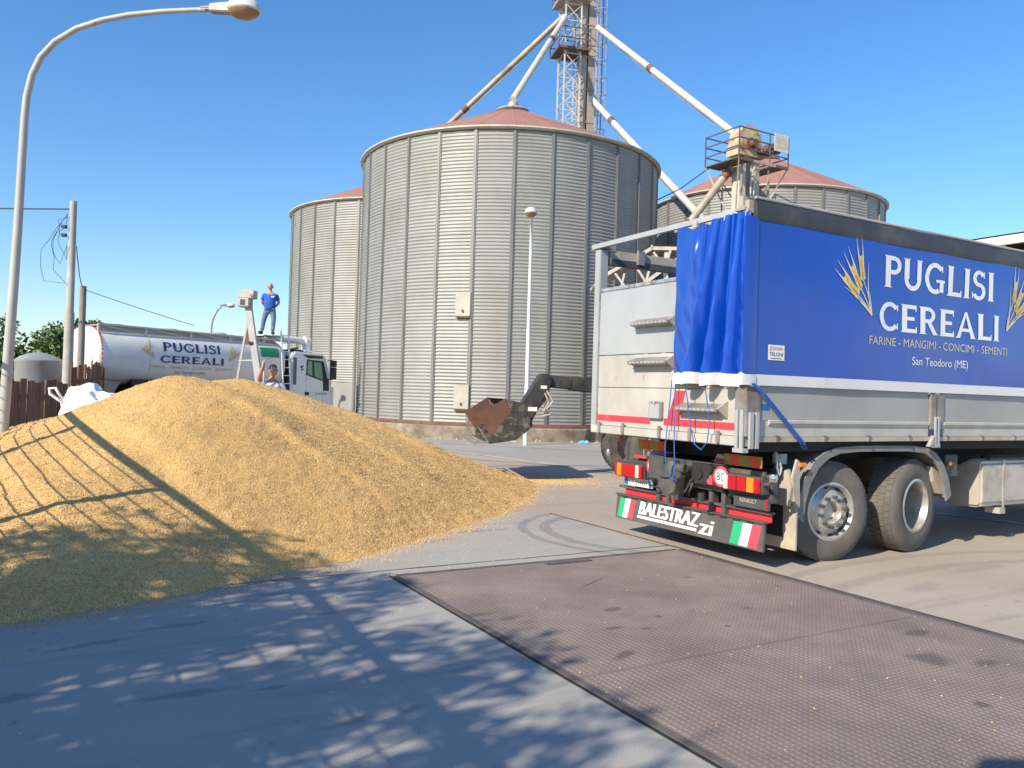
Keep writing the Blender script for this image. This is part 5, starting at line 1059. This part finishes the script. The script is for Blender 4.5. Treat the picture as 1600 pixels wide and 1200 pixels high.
posts = [-6.0, -3.9, -1.8, .25, 2.3, 4.4, 6.5, 8.6]
for x in posts: b = B(); b.box(x-.03, x+.03, -.03, .03, 0, HF); b.build('post', 'steel_grey', mf_)
b = B(); b.box(posts[0], posts[-1], -.03, .03, HF, HF+.055); b.build('top_rail', 'steel_grey', mf_)
b = B()
for k in range(13): z = .1+k*.165; b.tube([(posts[0], -.045, z), (posts[-1], -.045, z)], .0075, 5)
for x in np.arange(posts[0], posts[-1], .28): b.tube([(x, -.045, .05), (x, -.045, HF)], .004, 4)
b.build('mesh_panel', 'steel_grey', mf_)

bagT = thing('bulk_bag', 'white woven bulk bag with lifting loops slumped behind the heap', 'bag', (-6.9, 13.3, .55), R_(12)); bagT.scale = (.78, .78, .80)
bm = bmesh.new(); bmesh.ops.create_cube(bm, size=1); bmesh.ops.subdivide_edges(bm, edges=bm.edges[:], cuts=23, use_grid_fill=True)
for v in bm.verts:
    p = v.co.copy(); q_ = p.z+.5; k = 1+.10*math.sin(PI*min(1, q_*1.1)); r0 = Vector((p.x, p.y)); rr2 = max(abs(p.x), abs(p.y)); rd = r0.normalized()*rr2*1.08 if r0.length > 0 else r0
    xy = r0.lerp(rd, .55)*k*1.02; top = max(0, (q_-.78)/.22)
    z = q_*1.24-.22*max(0, p.x+.1)*q_+top*.07*math.exp(-((p.x+.08)**2+(p.y)**2)/.05)-top*.12*(abs(p.y) > .3)
    n_ = .05*math.sin(9*p.x+5*p.z)+.045*math.sin(11*p.y-7*p.z+2)+.03*math.sin(17*p.z+6*p.x)-.055*abs(math.sin(7*p.x+9*p.z+3*p.y))-.04*abs(math.sin(13*p.z-9*p.x+5*p.y+1))+.05
    v.co = (xy.x*(.98-.25*top)+n_*.5, xy.y*(.98-.25*top)+n_*.5, z+n_*.4)
me = bpy.data.meshes.new('bag_body'); bm.to_mesh(me); bm.free(); me.materials.append(MT['bag']); me.polygons.foreach_set('use_smooth', [True]*len(me.polygons)); put('bag_body', me, bagT)
for (x, y, dx) in ((-.46, -.42, -.22), (.50, -.40, .06), (-.42, .42, -.1), (.46, .42, .1)):
    b = B(); zt = 1.08-.25*max(0, x+.1); pts = [(x, y, zt-.12), (x+dx*.6, y-.03, zt+.12), (x+dx*1.1, y-.04, zt+.10), (x+dx*1.05, y-.02, zt-.0), (x+dx*.5, y+.02, zt-.10), (x+.06, y+.02, zt-.22)]
    b.tube(pts, .03, 6); b.build('lifting_loop', 'bag', bagT, smooth='all')
bag2 = thing('bulk_bag', 'second white bulk bag lying lower to the right of the first', 'bag', (-6.15, 13.5, .66), R_(-20)); bag2.scale = (.75, .75, .72)
bm = bmesh.new(); bmesh.ops.create_cube(bm, size=1); bmesh.ops.subdivide_edges(bm, edges=bm.edges[:], cuts=19, use_grid_fill=True)
for v in bm.verts:
    p = v.co.copy(); q_ = p.z+.5; n_ = .06*math.sin(8*p.x+4*p.y)+.05*math.sin(10*p.y-8*p.z)-.06*abs(math.sin(9*p.x+7*p.z+2*p.y))+.03; v.co = (p.x*(.95-.2*q_)+n_, p.y*(.9-.2*q_)+n_, q_*1.05+n_*.8-.12*p.x)
me = bpy.data.meshes.new('bag_body'); bm.to_mesh(me); bm.free(); me.materials.append(MT['bag']); me.polygons.foreach_set('use_smooth', [True]*len(me.polygons)); put('bag_body', me, bag2)
for x in (-.1, .32):
    b = B(); b.tube([(x, -.3, .9), (x-.02, -.3, 1.12), (x+.10, -.3, 1.22), (x+.20, -.3, 1.12), (x+.18, -.3, .85)], .025, 6); b.build('lifting_loop', 'bag', bag2, smooth='all')

wt = thing('water_tank', 'grey round water tank with shallow domed lid behind the fence', 'tank', (-14.1, 24.0, 0))
b = B(); b.lathe([(.62, 0), (.63, 2.12), (.645, 2.14), (.645, 2.18), (.62, 2.2)], n=32); b.build('tank_wall', 'water_tank', wt, smooth=True)
b = B(); b.lathe([(.64, 2.19), (.5, 2.30), (.3, 2.38), (.1, 2.42), (0, 2.43)], n=32); b.build('tank_lid', 'water_tank', wt, smooth=True)

# ------------------------------------------------------------------ trees
def tree(name, label, loc, blobs, nleaf, ls, lm, trunk, group=None, cat='tree', seed=0):
    r = np.random.default_rng(seed); t = thing(name, label, cat, loc, 0, group)
    b = B()
    for pts, rad in trunk: b.tube(pts, rad, 7)
    b.build('trunk', 'bark', t)
    tot = sum(x[3]*x[4]*x[5] for x in blobs); V = []; F = []
    for (cx, cy, cz, ax, ay, az) in blobs:
        nn = int(nleaf*ax*ay*az/tot); p = r.normal(size=(nn, 3)); p /= np.linalg.norm(p, axis=1)[:, None]; rad = r.random(nn)**.45
        # clumps
        cl = r.normal(size=(24, 3)); cl /= np.linalg.norm(cl, axis=1)[:, None]; cl *= r.uniform(.45, 1.0, (24, 1)); k = r.integers(0, 24, nn); p = np.where(r.random((nn, 1)) < .72, cl[k]+p*.26*rad[:, None], p*rad[:, None])
        c = np.array((cx, cy, cz))+p*np.array((ax, ay, az)); d = r.normal(size=(nn, 3)); d /= np.linalg.norm(d, axis=1)[:, None]; e_ = np.cross(d, r.normal(size=(nn, 3))); e_ /= np.linalg.norm(e_, axis=1)[:, None]; s = ls*r.uniform(.6, 1.3, (nn, 1)); o = len(V)
        q4 = np.stack([c-d*s, c+e_*s*.45, c+d*s, c-e_*s*.45], 1).reshape(-1, 3); V.append(q4)
    V = np.concatenate(V); F = np.arange(len(V)).reshape(-1, 4); me = bpy.data.meshes.new('crown'); me.from_pydata(V.tolist(), [], F.tolist()); me.materials.append(MT[lm]); put('crown', me, t)
    return t
for i, (x, y, w, h) in enumerate([(-20.6, 33, 2.3, 3.3), (-17.4, 32, 2.1, 4.2), (-18.6, 34.5, 2.2, 4.3), (-19.4, 35.5, 2.6, 3.7), (-23.5, 36, 3.0, 4.2)]):
    tree('bushy_tree', ('low dark leafy tree at the left edge behind the water tank', 'green leafy tree just behind the concrete utility pole', 'tall green tree beside the rear end of the tanker', 'lower green tree filling the gap behind the water tank', 'dark tree farthest left behind the lamp post')[i], (x, y, 0),
         [(0, 0, h*.52, w*.7, w*.7, h*.48), (w*.4, .3, h*.4, w*.5, w*.5, h*.35), (-w*.45, -.2, h*.42, w*.5, w*.5, h*.36)], 9000, .12, 'leaf' if i % 2 else 'leaf_dark', [([(0, 0, 0), (.05, 0, h*.4), (.15, .1, h*.8)], [.14, .1, .04])], 'trees behind the fence', seed=i)
# the hedge trees outside the left side of the picture that shade the yard
for i, s in enumerate((-5.6, -3.9, -2.2, -.6, .75)):
    p = FA+FD*(s-1.1)-FN*(4.1+.2*(i % 2)); h = (5.3, 5.3, 5.3, 5.25, 4.8)[i]; d0 = h-3.2
    tree('hedge_tree', 'leafy hedge tree growing outside the mesh fence', (p.x, p.y, 0), [(0, 0, d0+1.75, .95, 1.0, 1.15), (.2, .3, d0+1.1, .9, .95, 1.2), (-.3, -.3, d0+1.4, .95, .95, 1.3), (.1, .1, d0+2.95, .8, 1.0, .55)], 8600, .075, 'leaf', [([(0, 0, 0), (.03, .02, h*.5), (.1, .1, h*.95)], [.07, .05, .015]), ([(0, 0, h*.3), (.4, .3, h*.65), (.75, .5, h*1.02)], [.04, .025, .008]), ([(0, 0, h*.3), (.35, -.4, h*.7), (.6, -.6, h*1.05)], [.04, .025, .008])], 'hedge trees outside the fence', seed=40+i)

# unseen canopy added behind the camera to shade the near right corner
cn = thing('shadow_canopy', 'unseen flat canopy added behind the viewpoint to cast a shadow', 'canopy', (0, 0, 0), 0)
b = B(); b.box(-1.45, 4.9, -4.3, -.30, 3.42, 3.58); b.build('canopy_slab', 'bld_white', cn)
for x, y in ((-.9, -1.2), (4.7, -1.2), (-.9, -4.1), (4.7, -4.1)):
    b = B(); b.box(x-.08, x+.08, y-.08, y+.08, 0, 3.42); b.build('canopy_post', 'concrete_pole', cn)

# ------------------------------------------------------------------ people
def skin_mesh(name, V, E, m, parent, sub=2, root=0):
    me = bpy.data.meshes.new(name); me.from_pydata([v[0] for v in V], E, []); ob = bpy.data.objects.new(name, me); COL.objects.link(ob)
    ob.modifiers.new('s', 'SKIN'); ob.modifiers.new('u', 'SUBSURF').levels = sub; ob.modifiers['u'].render_levels = sub
    sl = me.skin_vertices[0].data
    for i, v in enumerate(V):
        r_ = v[1]; sl[i].radius = r_ if isinstance(r_, tuple) else (r_, r_); sl[i].use_root = (i == root)
    dg = bpy.context.evaluated_depsgraph_get(); dg.update(); ne = bpy.data.meshes.new_from_object(ob.evaluated_get(dg)); ne.name = name
    bpy.data.objects.remove(ob); bpy.data.meshes.remove(me); ne.materials.clear(); ne.materials.append(MT[m]); ne.polygons.foreach_set('use_smooth', [True]*len(ne.polygons))
    return put(name, ne, parent)
def hand(V, E, wrist, d, side_, curl=(0, 0, -1)):
    """palm + five finger chains appended to the body skeleton; wrist = vertex index"""
    d = Vector(d).normalized(); sd = Vector(side_).normalized(); cl = Vector(curl).normalized(); p = Vector(V[wrist][0]); i0 = len(V)
    V.append((tuple(p+d*.05), (.036, .020))); E.append((wrist, i0))
    for k, (o, ln) in enumerate(((-.030, .070), (-.010, .080), (.010, .075), (.028, .058))):
        a = len(V); V.append((tuple(p+d*.095+sd*o), .0095)); E.append((i0, a)); V.append((tuple(p+d*(.095+ln*.5)+sd*o+cl*ln*.25), .0085)); E.append((a, a+1)); V.append((tuple(p+d*(.095+ln*.62)+sd*o+cl*ln*.62), .0075)); E.append((a+1, a+2))
    a = len(V); V.append((tuple(p+d*.045-sd*.05+cl*.015), .0105)); E.append((i0, a)); V.append((tuple(p+d*.085-sd*.06+cl*.03), .009)); E.append((a, a+1))
def head(parent, loc, rot, hair, skin='skin'):
    """head mesh with brow, nose, mouth, chin and ears; faces -y"""
    bm = bmesh.new(); bmesh.ops.create_uvsphere(bm, u_segments=28, v_segments=22, radius=1)
    for v in bm.verts:
        x, y, z = v.co; w = .074*(1-.16*max(0, -z)-.05*max(0, z)); dd = .096; q_ = Vector((x*w, y*dd, z*.120))
        if y < 0:
            f_ = max(0, -y); q_.y -= .022*f_*math.exp(-((z+.10)/.22)**2)*math.exp(-(x/.17)**2)   # nose
            q_.y -= .006*f_*math.exp(-((z-.22)/.10)**2)*math.exp(-(x/.6)**2)                       # brow
            q_.y += .008*f_*(math.exp(-((z-.06)/.09)**2))*(math.exp(-((abs(x)-.38)/.16)**2))       # eye sockets
            q_.y -= .008*f_*math.exp(-((z+.47)/.10)**2)*math.exp(-(x/.3)**2)                       # lips
            q_.y -= .012*f_*math.exp(-((z+.85)/.18)**2)*math.exp(-(x/.4)**2)                       # chin
        v.co = q_
    me = bpy.data.meshes.new('head'); bm.to_mesh(me); bm.free(); me.materials.append(MT[skin]); me.polygons.foreach_set('use_smooth', [True]*len(me.polygons)); h = put('head', me, parent, loc, rot)
    b = B()
    for s in (-1, 1): b.lathe([(0, -.012), (.022, -.01), (.030, .0), (.022, .01), (0, .012)], (0, 0, 0), n=10)
    for s in (-1, 1):
        b = B(); b.lathe([(0, -.010), (.018, -.008), (.030, .0), (.020, .010), (0, .012)], n=10); e_ = b.build('ear', skin, h, (s*.076, .012, -.005), (0, s*1.35, 0), smooth=True)
        b = B(); b.lathe([(0, .010), (.008, .006), (.011, 0), (.008, -.006), (0, -.010)], n=10); b.build('eye', 'letter_dark', h, (s*.030, -.088, .010), (0, 0, 0), smooth=True)
        b = B(); b.box(-.018, .018, -.004, .004, -.003, .003); b.build('eyebrow', 'hair', h, (s*.030, -.097, .030), (0, s*.12, 0))
    b = B(); b.box(-.022, .022, -.003, .003, -.003, .003); b.build('mouth', 'rust', h, (0, -.101, -.057))
    if hair:
        bm = bmesh.new(); bmesh.ops.create_uvsphere(bm, u_segments=24, v_segments=16, radius=1)
        for v in bm.verts:
            x, y, z = v.co; n_ = .03*math.sin(17*x+9*y)+.03*math.sin(23*y+11*z)
            v.co = (x*.081*(1+n_), y*.103*(1+n_)+.008, z*.125*(1+n_*.6)+.006)
        bmesh.ops.delete(bm, geom=[v for v in bm.verts if (v.co.z < .055 and v.co.y < -.02) or v.co.z < -.035 or (v.co.z < .02 and abs(v.co.x) > .07 and v.co.y < .03)], context='VERTS')
        me = bpy.data.meshes.new('hair'); bm.to_mesh(me); bm.free(); me.materials.append(MT['hair']); me.polygons.foreach_set('use_smooth', [True]*len(me.polygons)); put('hair', me, h)
    return h
# man on the tanker: facing the viewer, legs apart, hands behind his back
m1 = thing('person', 'bald man in a blue T-shirt and jeans standing on top of the tanker', 'person', (-8.66, 28.55, 3.455), R_(10))
V = [((0, 0, .95), (.15, .115)), ((0, -.012, 1.12), (.155, .125)), ((0, 0, 1.32), (.18, .125)), ((0, .01, 1.44), (.10, .08)), ((0, .0, 1.52), .056), ((0, -.01, 1.60), .054),
     ((-.10, 0, .88), .09), ((-.17, -.03, .50), .06), ((-.23, .02, .09), .042), ((-.25, -.10, .04), (.042, .035)),
     ((.10, 0, .88), .09), ((.13, -.02, .50), .06), ((.10, .02, .09), .042), ((.12, -.10, .04), (.042, .035)),
     ((-.185, .01, 1.385), .064), ((-.255, .07, 1.13), .046), ((-.12, .17, .96), .032), ((.185, .01, 1.385), .064), ((.265, .07, 1.13), .046), ((.12, .18, .97), .032)]
E = [(0, 1), (1, 2), (2, 3), (3, 4), (4, 5), (0, 6), (6, 7), (7, 8), (8, 9), (0, 10), (10, 11), (11, 12), (12, 13), (3, 14), (14, 15), (15, 16), (3, 17), (17, 18), (18, 19)]
hand(V, E, 16, (.9, .25, -.25), (0, .3, .9), (.2, .7, 0)); hand(V, E, 19, (-.9, .25, -.2), (0, .3, .9), (-.2, .7, 0))
skin_mesh('body', V, E, 'skin', m1)
T = [((0, 0, .86), (.185, .145)), ((0, 0, .95), (.19, .15)), ((0, -.02, 1.10), (.195, .165)), ((0, -.005, 1.30), (.205, .15)), ((0, .01, 1.43), (.13, .095)), ((0, .005, 1.475), (.075, .07)), ((-.18, .01, 1.375), .084), ((-.24, .05, 1.19), .074), ((.18, .01, 1.375), .084), ((.25, .05, 1.19), .074)]
skin_mesh('shirt', T, [(0, 1), (1, 2), (2, 3), (3, 4), (4, 5), (4, 6), (6, 7), (4, 8), (8, 9)], 'shirt_blue', m1)
J = [((0, 0, .98), (.17, .135)), ((0, 0, .90), (.165, .13)), ((-.10, 0, .82), .108), ((-.17, -.03, .50), .078), ((-.225, .01, .10), .066), ((.10, 0, .82), .108), ((.13, -.02, .50), .078), ((.10, .01, .10), .066)]
skin_mesh('jeans', J, [(0, 1), (1, 2), (2, 3), (3, 4), (1, 5), (5, 6), (6, 7)], 'jeans', m1)
for x, a in ((-.235, -.25), (.11, .2)):
    b = B(); b.grid(lambda u, v: ((.045+.012*math.sin(PI*v))*math.cos(2*PI*u), -.06+.15*math.sin(2*PI*u)*1.0, (.0, .03, .07, .10)[int(round(v*3))]), 16, 3); b.build('shoe', 'shoe', m1, (x, 0, 0), (0, 0, a), smooth=True)
b = B(); b.lathe([(1, 0), (1, .035)], n=20); bl = b.build('belt', 'shoe', m1, (0, 0, .845)); bl.scale = (.185, .145, 1)
head(m1, (0, -.025, 1.685), (R_(10), 0, R_(6)), False).scale = (1.12, 1.1, 1.06)
m1.scale = (1.12, 1.08, 1)
b = B(); b.box(.05, .14, -.163, -.158, 1.30, 1.34); b.build('chest_print', 'letter_white', m1)
# man behind the heap, right arm raised to a pole
m2 = thing('person', 'dark haired man in a white T-shirt gripping a pole behind the heap', 'person', (-5.06, 17.0, .27), R_(28))
V = [((0, 0, .95), (.15, .115)), ((0, 0, 1.12), (.15, .12)), ((0, 0, 1.32), (.18, .12)), ((0, .01, 1.44), (.10, .08)), ((0, -.01, 1.52), .056), ((0, -.02, 1.60), .054),
     ((-.10, 0, .88), .09), ((-.13, -.02, .50), .06), ((-.13, .02, .09), .042), ((-.14, -.10, .04), (.042, .035)), ((.10, 0, .88), .09), ((.13, -.02, .50), .06), ((.12, .02, .09), .042), ((.13, -.10, .04), (.042, .035)),
     ((-.20, 0, 1.41), .066), ((-.30, -.10, 1.52), .046), ((-.235, -.20, 1.77), .033), ((.20, .01, 1.40), .066), ((.28, .02, 1.12), .046), ((.25, -.14, .92), .032)]
hand(V, E2 := list(E[:19]), 16, (.1, -.05, .9), (.5, -.8, 0), (.5, .25, .1)); hand(V, E2, 19, (-.2, -.6, -.7), (.8, -.2, .2), (-.3, -.3, -.5))
skin_mesh('body', V, E2, 'skin', m2)
T = [((0, 0, .93), (.185, .14)), ((0, 0, 1.10), (.185, .15)), ((0, 0, 1.30), (.205, .145)), ((0, .01, 1.43), (.13, .095)), ((0, .0, 1.475), (.075, .07)), ((-.20, 0, 1.41), .086), ((-.27, -.065, 1.485), .072), ((.20, .01, 1.40), .088), ((.265, .02, 1.20), .076)]
skin_mesh('shirt', T, [(0, 1), (1, 2), (2, 3), (3, 4), (3, 5), (5, 6), (3, 7), (7, 8)], 'shirt_white', m2)
skin_mesh('trousers', [((0, 0, .98), (.17, .135)), ((0, 0, .90), (.165, .13)), ((-.10, 0, .82), .108), ((-.13, -.02, .50), .078), ((-.13, .01, .10), .066), ((.10, 0, .82), .108), ((.13, -.02, .50), .078), ((.12, .01, .10), .066)], [(0, 1), (1, 2), (2, 3), (3, 4), (1, 5), (5, 6), (6, 7)], 'jeans', m2)
head(m2, (0.01, -.04, 1.69), (R_(8), 0, R_(24)), True).scale = (1.1, 1.08, 1.06)
b = B(); b.tube([(0, 0, 0), (.05, .02, 1.95)], .014, 8); tag(b.build('hand_pole', 'pipe', None, (-5.20, 16.72, .2)), 'thin pale pole held by the man in the white T-shirt', 'pole')
# red frame on the ground in front of the left silo
rf = thing('red_implement', 'red steel implement bar lying at the foot of the left silo', 'implement', (-6.6, 33.2, 0), R_(8))
b = B(); b.bar((-.8, 0, .5), (1.4, 0, .5), .12, .12); b.bar((-.6, .5, .42), (1.4, .5, .42), .1, .1)
b.build('frame_bar', 'red_frame', rf)
b = B()
for x in (-.5, 1.2):
    b.box(x-.05, x+.05, -.05, .55, 0, .42)
b.build('stand', 'red_frame', rf)
